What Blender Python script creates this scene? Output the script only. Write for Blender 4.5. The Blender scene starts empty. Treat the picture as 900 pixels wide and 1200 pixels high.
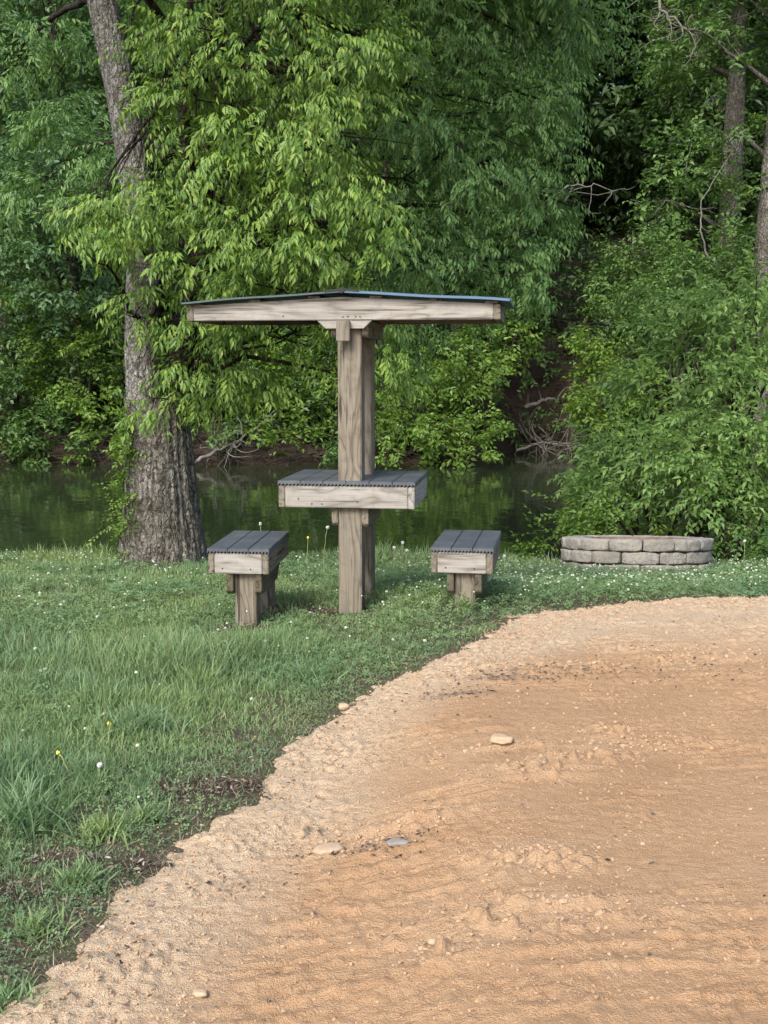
import bpy, bmesh, math, random
import numpy as np
from mathutils import Vector
random.seed(7)
RNG = np.random.default_rng(7)
C = bpy.context.scene.collection
R = math.radians

# ------------------------------------------------------------------ camera
CAM_Z, PITCH, F = 1.46, math.atan(170/1340), 1340.0
def ray(px, py):
    xc, yc = (px-450)/F, (600-py)/F
    return np.array([xc, math.cos(PITCH)+yc*math.sin(PITCH), -math.sin(PITCH)+yc*math.cos(PITCH)])
def P(px, py, D):
    r = ray(px, py); t = D/r[1]
    return np.array([r[0]*t, D, CAM_Z+r[2]*t])

# ------------------------------------------------------------------ noise
def _h(ix, iy, iz, seed):
    np.seterr(over="ignore")
    h = (ix.astype(np.uint32)*np.uint32(374761393) + iy.astype(np.uint32)*np.uint32(668265263)
         + iz.astype(np.uint32)*np.uint32(2147483647) + np.uint32((seed*974711+12345) & 0xffffffff))
    h = (h ^ (h >> np.uint32(13)))*np.uint32(1274126177)
    h = (h ^ (h >> np.uint32(16)))*np.uint32(2246822519)
    h = h ^ (h >> np.uint32(13))
    return h.astype(np.float64)/4294967295.0
def vn(x, y, z=0.0, seed=0):
    x, y, z = np.broadcast_arrays(np.asarray(x, float), np.asarray(y, float), np.asarray(z, float))
    xi, yi, zi = np.floor(x), np.floor(y), np.floor(z)
    fx, fy, fz = x-xi, y-yi, z-zi
    fx = fx*fx*fx*(fx*(fx*6-15)+10); fy = fy*fy*fy*(fy*(fy*6-15)+10); fz = fz*fz*(3-2*fz)
    xi, yi, zi = xi.astype(np.int64), yi.astype(np.int64), zi.astype(np.int64)
    out = 0
    for dx in (0, 1):
        for dy in (0, 1):
            for dz in (0, 1):
                w = (fx if dx else 1-fx)*(fy if dy else 1-fy)*(fz if dz else 1-fz)
                out = out + w*_h(xi+dx, yi+dy, zi+dz, seed)
    return out
def fbm(x, y, z=0.0, seed=0, o=4):
    s, a, t = 0, .5, 0
    for k in range(o):
        s = s + a*vn(np.asarray(x)*2**k+k*17.3, np.asarray(y)*2**k+k*9.1, np.asarray(z)*2**k, seed+k); t += a; a *= .5
    return s/t
def ss(a, b, x):
    t = np.clip((np.asarray(x, float)-a)/(b-a), 0, 1); return t*t*(3-2*t)
def lerp(a, b, t): return a+(b-a)*t

# ------------------------------------------------------------------ mesh helpers
def link(name, me, mat=None, parent=None):
    o = bpy.data.objects.new(name, me); C.objects.link(o)
    if mat is not None and me is not None: me.materials.append(mat)
    if parent is not None: o.parent = parent
    return o
def raw_mesh(name, V, faces, smooth=True, attrs=None):
    """faces: list of (n,k) int arrays"""
    V = np.asarray(V, np.float32)
    me = bpy.data.meshes.new(name)
    me.vertices.add(len(V)); me.vertices.foreach_set('co', V.ravel())
    faces = [np.asarray(f, np.int32) for f in faces if len(f)]
    tot = sum(f.size for f in faces); npoly = sum(len(f) for f in faces)
    me.loops.add(tot); me.polygons.add(npoly)
    me.loops.foreach_set('vertex_index', np.concatenate([f.ravel() for f in faces]))
    sizes = np.concatenate([np.full(len(f), f.shape[1], np.int32) for f in faces])
    st = np.zeros(npoly, np.int32); st[1:] = np.cumsum(sizes)[:-1]
    me.polygons.foreach_set('loop_start', st)
    try: me.polygons.foreach_set('loop_total', sizes)
    except Exception: pass
    me.polygons.foreach_set('use_smooth', np.full(npoly, bool(smooth)))
    for k, a in (attrs or {}).items():
        at = me.attributes.new(k, 'FLOAT', 'POINT'); at.data.foreach_set('value', np.asarray(a, np.float32))
    me.update(calc_edges=True)
    return me
class MB:
    def __init__(s): s.V = []; s.Q = []; s.T = []; s.n = 0
    def add(s, V, quads=None, tris=None):
        V = np.asarray(V, float).reshape(-1, 3)
        if quads is not None and len(quads): s.Q.append(np.asarray(quads, int)+s.n)
        if tris is not None and len(tris): s.T.append(np.asarray(tris, int)+s.n)
        s.V.append(V); s.n += len(V)
    def build(s, name, mat, parent=None, smooth=True):
        f = []
        if s.Q: f.append(np.concatenate(s.Q))
        if s.T: f.append(np.concatenate(s.T))
        return link(name, raw_mesh(name, np.concatenate(s.V), f, smooth), mat, parent)
    def tube(s, pts, rad, n=7, cap=True):
        pts = np.asarray(pts, float); m = len(pts); rad = np.broadcast_to(np.asarray(rad, float), (m,))
        tan = np.gradient(pts, axis=0); tan /= np.linalg.norm(tan, axis=1)[:, None]+1e-9
        ref = np.array([0, 0, 1.]) if abs(tan[0][2]) < .9 else np.array([1., 0, 0])
        u = np.cross(tan[0], ref); u /= np.linalg.norm(u)
        V = []
        a = np.linspace(0, 2*np.pi, n, endpoint=False)
        for i in range(m):
            u = u-tan[i]*np.dot(u, tan[i]); u /= np.linalg.norm(u)+1e-9
            w = np.cross(tan[i], u)
            V.append(pts[i]+rad[i]*(np.cos(a)[:, None]*u+np.sin(a)[:, None]*w))
        V = np.concatenate(V)
        i, j = np.meshgrid(np.arange(m-1), np.arange(n), indexing='ij'); j2 = (j+1) % n
        q = np.stack([i*n+j, i*n+j2, (i+1)*n+j2, (i+1)*n+j], -1).reshape(-1, 4)
        t = []
        if cap:
            V = np.concatenate([V, pts[:1], pts[-1:]])
            for k in range(n):
                t.append((m*n, (k+1) % n, k)); t.append((m*n+1, (m-1)*n+k, (m-1)*n+(k+1) % n))
        s.add(V, q, t)
def empty(name, loc, rz=0):
    o = bpy.data.objects.new(name, None); C.objects.link(o); o.location = loc; o.rotation_euler = (0, 0, rz)
    o.empty_display_size = .2
    return o
def tag(o, label=None, cat=None, group=None, kind=None):
    if label: o['label'] = label
    if cat: o['category'] = cat
    if group: o['group'] = group
    if kind: o['kind'] = kind
    return o
def bm_obj(name, bm, mat, parent=None, smooth=False):
    me = bpy.data.meshes.new(name); bm.to_mesh(me); bm.free()
    for p in me.polygons: p.use_smooth = smooth
    return link(name, me, mat, parent)
def prism(name, pts, axis, a, b, mat, parent, bev=.004):
    """polygon pts in the plane across AXIS ('x','y','z'), extruded from a to b, edges chamfered"""
    bm = bmesh.new()
    def mk(p, t):
        return {'x': (t, p[0], p[1]), 'y': (p[0], t, p[1]), 'z': (p[0], p[1], t)}[axis]
    A = [bm.verts.new(mk(p, a)) for p in pts]; B = [bm.verts.new(mk(p, b)) for p in pts]
    n = len(pts)
    bm.faces.new(A); bm.faces.new(B[::-1])
    for i in range(n): bm.faces.new((A[i], B[i], B[(i+1) % n], A[(i+1) % n]))
    bmesh.ops.recalc_face_normals(bm, faces=bm.faces)
    if bev: bmesh.ops.bevel(bm, geom=list(bm.edges), offset=bev, segments=2, affect='EDGES', clamp_overlap=True)
    return bm_obj(name, bm, mat, parent)
def box(name, x0, x1, y0, y1, z0, z1, mat, parent, bev=.004):
    return prism(name, [(x0, y0), (x1, y0), (x1, y1), (x0, y1)], 'z', z0, z1, mat, parent, bev)

# ------------------------------------------------------------------ materials
def new_mat(name):
    m = bpy.data.materials.new(name); m.use_nodes = True
    nt = m.node_tree
    for n in list(nt.nodes): nt.nodes.remove(n)
    out = nt.nodes.new('ShaderNodeOutputMaterial'); b = nt.nodes.new('ShaderNodeBsdfPrincipled')
    nt.links.new(b.outputs[0], out.inputs[0])
    return m, nt, b, out
def nd(nt, t, **kw):
    n = nt.nodes.new(t)
    for k, v in kw.items():
        if k.startswith('i_'):
            key = k[2:]; key = int(key) if key.isdigit() else key.replace('_', ' ')
            n.inputs[key].default_value = v
        else: setattr(n, k, v)
    return n
def ramp(nt, stops, fac):
    r = nt.nodes.new('ShaderNodeValToRGB'); e = r.color_ramp.elements
    while len(e) < len(stops): e.new(.5)
    for k, (p, c) in enumerate(stops):
        e[k].position = p; e[k].color = (*c, 1) if len(c) == 3 else c
    nt.links.new(fac, r.inputs[0]); return r.outputs[0]
def mix(nt, fac, a, b, mode='MIX'):
    m = nt.nodes.new('ShaderNodeMix'); m.data_type = 'RGBA'; m.blend_type = mode
    for sock, v in ((0, fac), (6, a), (7, b)):
        if hasattr(v, 'is_linked') or hasattr(v, 'links'): nt.links.new(v, m.inputs[sock])
        elif sock == 0: m.inputs[0].default_value = v
        else: m.inputs[sock].default_value = (*v, 1)
    return m.outputs[2]
def math_(nt, op, a, b=0.0):
    m = nt.nodes.new('ShaderNodeMath'); m.operation = op
    for k, v in enumerate((a, b)):
        if hasattr(v, 'links'): nt.links.new(v, m.inputs[k])
        else: m.inputs[k].default_value = v
    return m.outputs[0]
def noise(nt, co, scale, detail=3, rough=.5, vec=None, dist=0):
    n = nd(nt, 'ShaderNodeTexNoise'); n.inputs['Scale'].default_value = scale; n.inputs['Detail'].default_value = detail
    n.inputs['Roughness'].default_value = rough; n.inputs['Distortion'].default_value = dist
    if vec is not None:
        mp = nd(nt, 'ShaderNodeMapping'); mp.inputs['Scale'].default_value = vec; nt.links.new(co, mp.inputs[0]); co = mp.outputs[0]
    nt.links.new(co, n.inputs['Vector']); return n.outputs['Fac']
def bump(nt, b, h, strength, dist):
    n = nd(nt, 'ShaderNodeBump'); n.inputs['Strength'].default_value = strength; n.inputs['Distance'].default_value = dist
    nt.links.new(h, n.inputs['Height']); nt.links.new(n.outputs[0], b.inputs['Normal'])

def leaf_mat(name, stops, trans=.35, rough=.45, spec=.35):
    m, nt, b, out = new_mat(name)
    g = nd(nt, 'ShaderNodeNewGeometry'); col = ramp(nt, stops, g.outputs['Random Per Island'])
    co = nd(nt, 'ShaderNodeTexCoord').outputs['Object']
    nz = noise(nt, co, 1.1, 2)
    col = mix(nt, math_(nt, 'MULTIPLY', nz, .55), col, mix(nt, 1.0, col, (.75, .8, .8), 'MULTIPLY'))
    nt.links.new(col, b.inputs['Base Color']); b.inputs['Roughness'].default_value = rough
    b.inputs['Specular IOR Level'].default_value = spec
    t = nd(nt, 'ShaderNodeBsdfTranslucent'); tc = mix(nt, 1.0, col, (1.25, 1.3, .55), 'MULTIPLY'); nt.links.new(tc, t.inputs[0])
    mx = nd(nt, 'ShaderNodeMixShader'); mx.inputs[0].default_value = trans
    nt.links.new(b.outputs[0], mx.inputs[1]); nt.links.new(t.outputs[0], mx.inputs[2]); nt.links.new(mx.outputs[0], out.inputs[0])
    return m
def wood_mat(name, axis, base, dark, light, seed, grain=9.0, rings=9.0, stain=.25):
    """weathered lumber, grain along AXIS: contour lines of a stretched noise give cathedral grain, plus knots and checks"""
    m, nt, b, out = new_mat(name)
    tc = nd(nt, 'ShaderNodeTexCoord'); oi = nd(nt, 'ShaderNodeObjectInfo')
    add = nd(nt, 'ShaderNodeVectorMath', operation='ADD'); cmb = nd(nt, 'ShaderNodeCombineXYZ')
    rr = math_(nt, 'MULTIPLY', oi.outputs['Random'], 37.0)
    for k in range(3): nt.links.new(rr, cmb.inputs[k])
    nt.links.new(tc.outputs['Object'], add.inputs[0]); nt.links.new(cmb.outputs[0], add.inputs[1])
    co = add.outputs[0]
    st = lambda k: tuple((k if 'xyz'[i] == axis else 1.0) for i in range(3))
    big = noise(nt, co, grain, 2, .45, st(.16), .6)
    cont = math_(nt, 'FRACT', math_(nt, 'MULTIPLY', big, rings))
    fine = noise(nt, co, 150, 3, .6, st(.03))
    blot = noise(nt, co, 5, 4, .6, st(.35))
    c = ramp(nt, [(0, dark), (.17, base), (.6, light), (.9, base), (1, dark)], cont)
    c = mix(nt, .45, c, ramp(nt, [(.25, dark), (.5, base), (.75, light)], fine))
    c = mix(nt, ramp(nt, [(.45, (0, 0, 0)), (.75, (stain,)*3)], blot), c, (.17, .165, .15))
    chk = noise(nt, co, 42, 3, .6, st(.035)); c = mix(nt, ramp(nt, [(.34, (.85,)*3), (.41, (0, 0, 0))], chk), c, (dark[0]*.6, dark[1]*.6, dark[2]*.6))
    drt = noise(nt, co, 11, 5, .7); c = mix(nt, ramp(nt, [(.5, (0, 0, 0)), (.7, (.4,)*3)], drt), c, (dark[0]*1.1, dark[1]*1.15, dark[2]*1.2))
    vo = nd(nt, 'ShaderNodeTexVoronoi'); vo.inputs['Scale'].default_value = 3.1
    mp = nd(nt, 'ShaderNodeMapping'); mp.inputs['Scale'].default_value = st(.75); nt.links.new(co, mp.inputs[0]); nt.links.new(mp.outputs[0], vo.inputs['Vector'])
    kn = ramp(nt, [(.0, (1, 1, 1)), (.06, (.7,)*3), (.10, (0, 0, 0))], vo.outputs['Distance'])
    c = mix(nt, math_(nt, 'MULTIPLY', kn, .8), c, (dark[0]*.55, dark[1]*.48, dark[2]*.42))
    nt.links.new(c, b.inputs['Base Color']); b.inputs['Roughness'].default_value = .82; b.inputs['Specular IOR Level'].default_value = .2
    h = math_(nt, 'ADD', math_(nt, 'MULTIPLY', fine, .6), math_(nt, 'MULTIPLY', cont, .35))
    bump(nt, b, h, .35, .004)
    return m
M = {}
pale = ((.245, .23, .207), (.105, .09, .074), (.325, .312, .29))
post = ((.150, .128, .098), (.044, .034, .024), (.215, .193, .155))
for a in 'xyz':
    M['pale_'+a] = wood_mat('weathered pale lumber '+a, a, *pale, 1, 9, 5)
    M['post_'+a] = wood_mat('weathered treated timber '+a, a, *post, 2, 7, 9, .3)
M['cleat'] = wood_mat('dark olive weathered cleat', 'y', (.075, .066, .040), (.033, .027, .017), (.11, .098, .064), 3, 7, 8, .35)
def deck_mat():
    m, nt, b, out = new_mat('blue grey composite decking'); co = nd(nt, 'ShaderNodeTexCoord').outputs['Object']
    n1 = noise(nt, co, 90, 3, .6, (1, .06, 1)); n2 = noise(nt, co, 6, 4, .6)
    c = mix(nt, n1, (.036, .043, .054), (.068, .080, .098)); c = mix(nt, ramp(nt, [(.45, (0, 0, 0)), (.8, (.6,)*3)], n2), c, (.13, .14, .145))
    nt.links.new(c, b.inputs['Base Color']); b.inputs['Roughness'].default_value = .5; bump(nt, b, n1, .3, .002); return m
M['deck'] = deck_mat()
def metal_skylit():
    m, nt, b, out = new_mat('sky-tinted blue grey roof sheet'); co = nd(nt, 'ShaderNodeTexCoord').outputs['Object']
    n2 = noise(nt, co, 7, 4, .6)
    c = mix(nt, n2, (.055, .105, .19), (.10, .165, .26)); nt.links.new(c, b.inputs['Base Color'])
    b.inputs['Metallic'].default_value = .35; b.inputs['Roughness'].default_value = .38; return m
M['roof'] = metal_skylit()  # blue of the reflected sky painted into this slope's base colour
def metal_unlit():
    m, nt, b, out = new_mat('green grey roof sheet without sky tint'); co = nd(nt, 'ShaderNodeTexCoord').outputs['Object']
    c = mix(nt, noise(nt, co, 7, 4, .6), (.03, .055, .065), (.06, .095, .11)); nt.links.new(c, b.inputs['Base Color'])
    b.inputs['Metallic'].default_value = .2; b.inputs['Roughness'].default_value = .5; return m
M['roof_unlit'] = metal_unlit()  # same roof metal in a darker copy, without the sky's reflection
def plain(name, c1, c2, scale, rough=.8, bmp=0, metal=0):
    m, nt, b, out = new_mat(name); co = nd(nt, 'ShaderNodeTexCoord').outputs['Object']
    n2 = noise(nt, co, scale, 4, .6); nt.links.new(mix(nt, ramp(nt, [(.3, (0, 0, 0)), (.7, (1, 1, 1))], n2), c1, c2), b.inputs['Base Color'])
    b.inputs['Roughness'].default_value = rough; b.inputs['Metallic'].default_value = metal; b.inputs['Specular IOR Level'].default_value = .25
    if bmp: bump(nt, b, n2, .6, bmp)
    return m
M['dark_cap'] = plain('black ridge cap', (.015, .016, .018), (.03, .03, .033), 20, .6)
M['nail'] = plain('dark nail head', (.03, .025, .02), (.06, .04, .03), 60, .6, 0, .6)
M['rust'] = plain('rusty steel liner', (.10, .055, .035), (.20, .16, .14), 14, .6, .003, .3)
M['ash'] = plain('ash and charcoal', (.05, .048, .045), (.16, .15, .14), 18, .95, .02)
def block_mat():
    m, nt, b, out = new_mat('tumbled concrete block'); co = nd(nt, 'ShaderNodeTexCoord').outputs['Object']
    oi = nd(nt, 'ShaderNodeObjectInfo')
    c = ramp(nt, [(0, (.215, .203, .182)), (.5, (.255, .242, .218)), (1, (.30, .287, .262))], oi.outputs['Random'])
    n1 = noise(nt, co, 30, 5, .7); n2 = noise(nt, co, 7, 3, .6)
    c = mix(nt, ramp(nt, [(.38, (0, 0, 0)), (.62, (.55,)*3)], n1), c, (.115, .105, .088)); c = mix(nt, ramp(nt, [(.45, (0, 0, 0)), (.65, (.6,)*3)], n2), c, (.30, .275, .225))
    nt.links.new(c, b.inputs['Base Color']); b.inputs['Roughness'].default_value = .9; b.inputs['Specular IOR Level'].default_value = .2
    bump(nt, b, n1, 1.0, .02); return m
M['block'] = block_mat()
def bark_mat(name, dark, mid, light, moss=.4):
    m, nt, b, out = new_mat(name); co = nd(nt, 'ShaderNodeTexCoord').outputs['Object']
    wob = nd(nt, 'ShaderNodeTexNoise'); wob.inputs['Scale'].default_value = 9; wob.inputs['Detail'].default_value = 3; nt.links.new(co, wob.inputs['Vector'])
    dv = nd(nt, 'ShaderNodeVectorMath', operation='MULTIPLY_ADD'); nt.links.new(wob.outputs['Color'], dv.inputs[0]); dv.inputs[1].default_value = (.13, .13, .30); nt.links.new(co, dv.inputs[2])
    def cells(sc):
        mp = nd(nt, 'ShaderNodeMapping'); mp.inputs['Scale'].default_value = sc; nt.links.new(dv.outputs[0], mp.inputs[0])
        vo = nd(nt, 'ShaderNodeTexVoronoi', feature='DISTANCE_TO_EDGE'); vo.inputs['Scale'].default_value = 1; nt.links.new(mp.outputs[0], vo.inputs['Vector']); return vo.outputs['Distance']
    v1 = cells((21, 21, 3.6)); v2 = cells((50, 50, 26))
    n2 = noise(nt, co, 2.4, 4, .65); n3 = noise(nt, co, 60, 3, .65, (1, 1, .6)); n4 = noise(nt, co, 1.6, 3, .6, (1, 1, .45)); n5 = noise(nt, co, 24, 4, .7)
    c = mix(nt, ramp(nt, [(.36, (0, 0, 0)), (.62, (1, 1, 1))], n2), mid, light)
    c = mix(nt, ramp(nt, [(.40, (.85,)*3), (.52, (0, 0, 0))], n5), c, dark)
    c = mix(nt, ramp(nt, [(.50, (0, 0, 0)), (.66, (moss,)*3)], n4), c, (.070, .056, .024))
    c = mix(nt, ramp(nt, [(.60, (0, 0, 0)), (.68, (.8,)*3)], n3), c, (light[0]*1.25, light[1]*1.25, light[2]*1.2))
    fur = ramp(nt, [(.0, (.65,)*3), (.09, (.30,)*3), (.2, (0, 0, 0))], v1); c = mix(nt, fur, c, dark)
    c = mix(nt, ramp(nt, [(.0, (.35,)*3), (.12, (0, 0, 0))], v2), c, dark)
    nt.links.new(c, b.inputs['Base Color']); b.inputs['Roughness'].default_value = .95; b.inputs['Specular IOR Level'].default_value = .1
    h = math_(nt, 'ADD', math_(nt, 'MINIMUM', v1, .25), math_(nt, 'ADD', math_(nt, 'MULTIPLY', math_(nt, 'MINIMUM', v2, .2), .5), math_(nt, 'MULTIPLY', n3, .12)))
    bump(nt, b, h, 1.0, .06); return m
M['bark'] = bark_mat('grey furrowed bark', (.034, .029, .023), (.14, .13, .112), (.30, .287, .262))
M['bark_pale'] = bark_mat('pale mottled upper bark', (.055, .050, .044), (.20, .19, .172), (.36, .35, .33), .2)
M['bark_dark'] = bark_mat('dark brown bark', (.012, .010, .008), (.035, .028, .022), (.08, .07, .058), .2)  # darkest brown bark tones, for stems, twigs and background trunks
M['bark_far'] = bark_mat('grey brown forest bark', (.02, .016, .012), (.06, .05, .04), (.14, .125, .105), .3)
M['deadwood'] = plain('bleached dead wood', (.07, .064, .057), (.16, .148, .13), 9, .85, .004)
M['brush'] = plain('brown dead brush', (.018, .013, .010), (.06, .047, .036), 9, .9, .004)

def attr_green(name, lo, hi, third, trans=.3):
    m, nt, b, out = new_mat(name)
    at = nd(nt, 'ShaderNodeAttribute', attribute_name='tint'); g = nd(nt, 'ShaderNodeNewGeometry')
    c = mix(nt, at.outputs['Fac'], lo, hi)
    c = mix(nt, ramp(nt, [(.55, (0, 0, 0)), (1, (.75,)*3)], g.outputs['Random Per Island']), c, third)
    nt.links.new(c, b.inputs['Base Color']); b.inputs['Roughness'].default_value = .5; b.inputs['Specular IOR Level'].default_value = .3
    t = nd(nt, 'ShaderNodeBsdfTranslucent'); nt.links.new(mix(nt, 1.0, c, (1.2, 1.3, .6), 'MULTIPLY'), t.inputs[0])
    mx = nd(nt, 'ShaderNodeMixShader'); mx.inputs[0].default_value = trans
    nt.links.new(b.outputs[0], mx.inputs[1]); nt.links.new(t.outputs[0], mx.inputs[2]); nt.links.new(mx.outputs[0], out.inputs[0])
    return m
M['grass'] = attr_green('lawn blades', (.125, .215, .110), (.20, .28, .108), (.24, .265, .145))
M['thatch'] = attr_green('dry thatch', (.085, .068, .048), (.26, .225, .16), (.12, .14, .06), .1)
M['clover'] = attr_green('clover leaves', (.105, .185, .092), (.165, .24, .10), (.145, .22, .115))
M['petal'] = plain('white clover florets', (.30, .32, .25), (.47, .48, .41), 60, .8)
M['seed'] = plain('dandelion seed fluff', (.36, .36, .33), (.50, .50, .47), 60, .9)
M['stalk'] = plain('pale green stalk', (.20, .24, .09), (.30, .30, .13), 20, .7)
M['yellow'] = plain('yellow floret', (.65, .50, .05), (.75, .60, .08), 40, .7)
M['litter'] = leaf_mat('dead leaves and chips', [(0, (.06, .042, .032)), (.5, (.15, .11, .085)), (.8, (.25, .20, .165)), (1, (.36, .31, .26))], .05, .85, .1)
M['crumb'] = plain('dry clay crumb', (.27, .17, .098), (.385, .275, .18), 8, .95, .004)
M['chips'] = leaf_mat('dark bark chips', [(0, (.030, .024, .024)), (.6, (.075, .06, .056)), (1, (.16, .13, .11))], .03, .85, .1)
M['rock'] = plain('pale tan stone', (.30, .215, .14), (.40, .30, .21), 30, .9, .006)
M['grey_rock'] = plain('grey stone chip', (.17, .15, .135), (.27, .245, .22), 30, .9, .006)

# ------------------------------------------------------------------ terrain
WATER_Z = -.75
EDGE_PX = [(0,1192),(28,1158),(62,1126),(105,1088),(146,1052),(172,1022),(196,994),(215,981),(247,960),(268,951),(297,938),(304,919),(311,903),(324,887),
           (345,871),(367,850),(393,833),(402,822),(440,801),(480,781),(520,762),(556,747),(573,739),(598,723),(640,713),(700,707),(760,702),(820,699),(900,696)]
def near_z(x, y):
    xt = .10*ss(-.3, .45, x)*ss(8.0, 6.5, y) + .045*ss(-.4, .9, x)*ss(6.5, 8.0, y)
    sl = lerp(.088, .125, ss(-1, 1.5, x)); t = (y-6.9)
    return xt - sl*np.log1p(np.exp(np.clip(t*4, -40, 40)))/4
def hit(px, py):
    r = ray(px, py); z = 0.0
    for _ in range(30):
        t = (z-CAM_Z)/r[2]; z = z*.4+.6*(.03+float(near_z(r[0]*t, r[1]*t)))
    t = (z-CAM_Z)/r[2]; return np.array([r[0]*t, r[1]*t])
EDGE = np.array([hit(*p) for p in EDGE_PX])
_e0 = EDGE[0]
EDGE = np.concatenate([[(_e0[0]-2.6, -5.5), (_e0[0]-1.1, -1.0), (_e0[0]-.45, 1.0)], EDGE, [(EDGE[-1][0]+1.2, EDGE[-1][1]+.05), (EDGE[-1][0]+4, EDGE[-1][1]+.1), (14, EDGE[-1][1]-.3)]])
POLY = np.concatenate([EDGE, [(14, -5.5)]])
def pad_s(x, y):
    """signed distance to the dirt's edge, positive inside"""
    x = np.asarray(x, float); y = np.asarray(y, float)
    d = np.full(x.shape, 1e9); ins = np.zeros(x.shape, bool)
    n = len(POLY)
    for i in range(n):
        a, b = POLY[i], POLY[(i+1) % n]
        ab = b-a; L = (ab**2).sum()
        if i < len(EDGE)-1:
            t = np.clip(((x-a[0])*ab[0]+(y-a[1])*ab[1])/L, 0, 1)
            d = np.minimum(d, np.hypot(x-a[0]-t*ab[0], y-a[1]-t*ab[1]))
        c = ((a[1] > y) != (b[1] > y)); xx = a[0]+(y-a[1])*(ab[0])/(ab[1]+1e-12)
        ins ^= c & (x < xx)
    return np.where(ins, d, -d)
def shore_near(x): return 10.55 + 2.6*ss(1.3, 2.6, x) + .5*(vn(np.asarray(x)*.9+4, 0, 0, 3)-.5) + .5*ss(-2.5,-6,x)
def shore_far(x): return 26.0 + 3.6*np.exp(-((np.asarray(x)-3.9)/1.7)**2) + 1.2*(vn(np.asarray(x)*.35+9, 0, 0, 5)-.5) - .8*np.exp(-((np.asarray(x)-1.8)/1.2)**2)
def gz(x, y):
    x = np.asarray(x, float); y = np.asarray(y, float)
    zn = near_z(x, np.minimum(y, 14.0)) + .035*(fbm(x*.8, y*.8, 0, 21, 3)-.5)*ss(2, 4, y)
    yb = shore_near(x)
    zn = lerp(zn, -1.7, ss(yb, yb+.9, y))
    dy = y-shore_far(x)
    bay = np.exp(-((x-3.9)/2.4)**2)
    zf = -1.7 + .8*ss(-1.6, 0, dy) + .55*ss(-.05, .5, dy) + (.30+.05*np.sin(x*.15))*np.clip(dy-.3, 0, 70) + 1.1*bay*ss(.4, 3, dy) + .5*(fbm(x*.5, y*.5, 0, 31, 4)-.5)*ss(0, 3, dy)
    z = np.where(y > 18, zf, zn)
    return z
def grid(xs, ys):
    X, Y = np.meshgrid(xs, ys); nx, ny = len(xs), len(ys)
    i, j = np.meshgrid(np.arange(ny-1), np.arange(nx-1), indexing='ij')
    q = np.stack([i*nx+j, i*nx+j+1, (i+1)*nx+j+1, (i+1)*nx+j], -1).reshape(-1, 4)
    return X.ravel(), Y.ravel(), q
def axis_pts(lo, a, b, hi, step, g=1.25):
    mid = np.arange(a, b+1e-6, step); up = [b]; s = step
    while up[-1] < hi: s *= g; up.append(up[-1]+s)
    dn = [a]; s = step
    while dn[-1] > lo: s *= g; dn.append(dn[-1]-s)
    return np.concatenate([np.array(dn[:0:-1]), mid, np.array(up[1:])])
BARE = [(P(345, 722, 6.75)[0], 6.72, .36, .16), (-.62, 6.85, .2, .16), (-.80, 6.30, .16, .08)]
LITTER = [(hit(255, 915), .20, .11), (hit(75, 1000), .15, .06), (hit(15, 1035), .10, .08), (hit(165, 1005), .13, .05)]
def bare_mask(x, y):
    m = np.zeros(np.shape(x))
    for cx, cy, rx, ry in BARE:
        m = np.maximum(m, 1-ss(.7, 1.15, np.sqrt(((x-cx)/rx)**2+((y-cy)/ry)**2)+.5*(vn(x*9, y*9, 0, 77)-.5)))
    for c, rx, ry in LITTER:
        m = np.maximum(m, 1-ss(.7, 1.2, np.sqrt(((x-c[0])/rx)**2+((y-c[1])/ry)**2)+.6*(vn(x*9, y*9, 0, 78)-.5)))
    return m

def ground_mat():
    m, nt, b, out = new_mat('soil thatch and forest floor'); co = nd(nt, 'ShaderNodeTexCoord').outputs['Object']
    at = nd(nt, 'ShaderNodeAttribute', attribute_name='zone')
    n1 = noise(nt, co, 9, 5, .7); n2 = noise(nt, co, 70, 4, .7); n3 = noise(nt, co, 1.3, 4, .6)
    soil = ramp(nt, [(.25, (.035, .026, .02)), (.5, (.09, .07, .055)), (.75, (.17, .14, .115))], n2)
    green = mix(nt, n2, (.055, .062, .032), (.10, .105, .055))
    lawn = mix(nt, ramp(nt, [(.42, (0, 0, 0)), (.6, (1, 1, 1))], n1), green, soil)
    floor = ramp(nt, [(.3, (.014, .011, .008)), (.5, (.038, .028, .022)), (.7, (.075, .057, .046))], mix(nt, .5, n2, n1))
    c = mix(nt, at.outputs['Fac'], lawn, floor)
    nt.links.new(c, b.inputs['Base Color']); b.inputs['Roughness'].default_value = .95; b.inputs['Specular IOR Level'].default_value = .1
    bump(nt, b, math_(nt, 'ADD', n1, n2), .8, .03); return m
xs = axis_pts(-320, -5, 5.2, 320, .06, 1.22); ys = np.concatenate([axis_pts(-60, 1.2, 12, 13, .06)[:-1], np.arange(12.6, 23, .8), np.arange(23, 36, .22), axis_pts(36, 36, 36.2, 420, .3, 1.2)[1:]])
ys = np.unique(ys)
X, Y, q = grid(xs, ys); Z = gz(X, Y); S = pad_s(X, Y)
Z = Z - .10*ss(.02, .25, S)
zone = np.where(Y > 18, 1.0, np.maximum(bare_mask(X, Y)*.9, ss(shore_near(X)-.1, shore_near(X)+.3, Y)))
g = link('ground', raw_mesh('ground', np.stack([X, Y, Z], 1), [q], True, {'zone': zone}), ground_mat()); tag(g, kind='structure')

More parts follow.
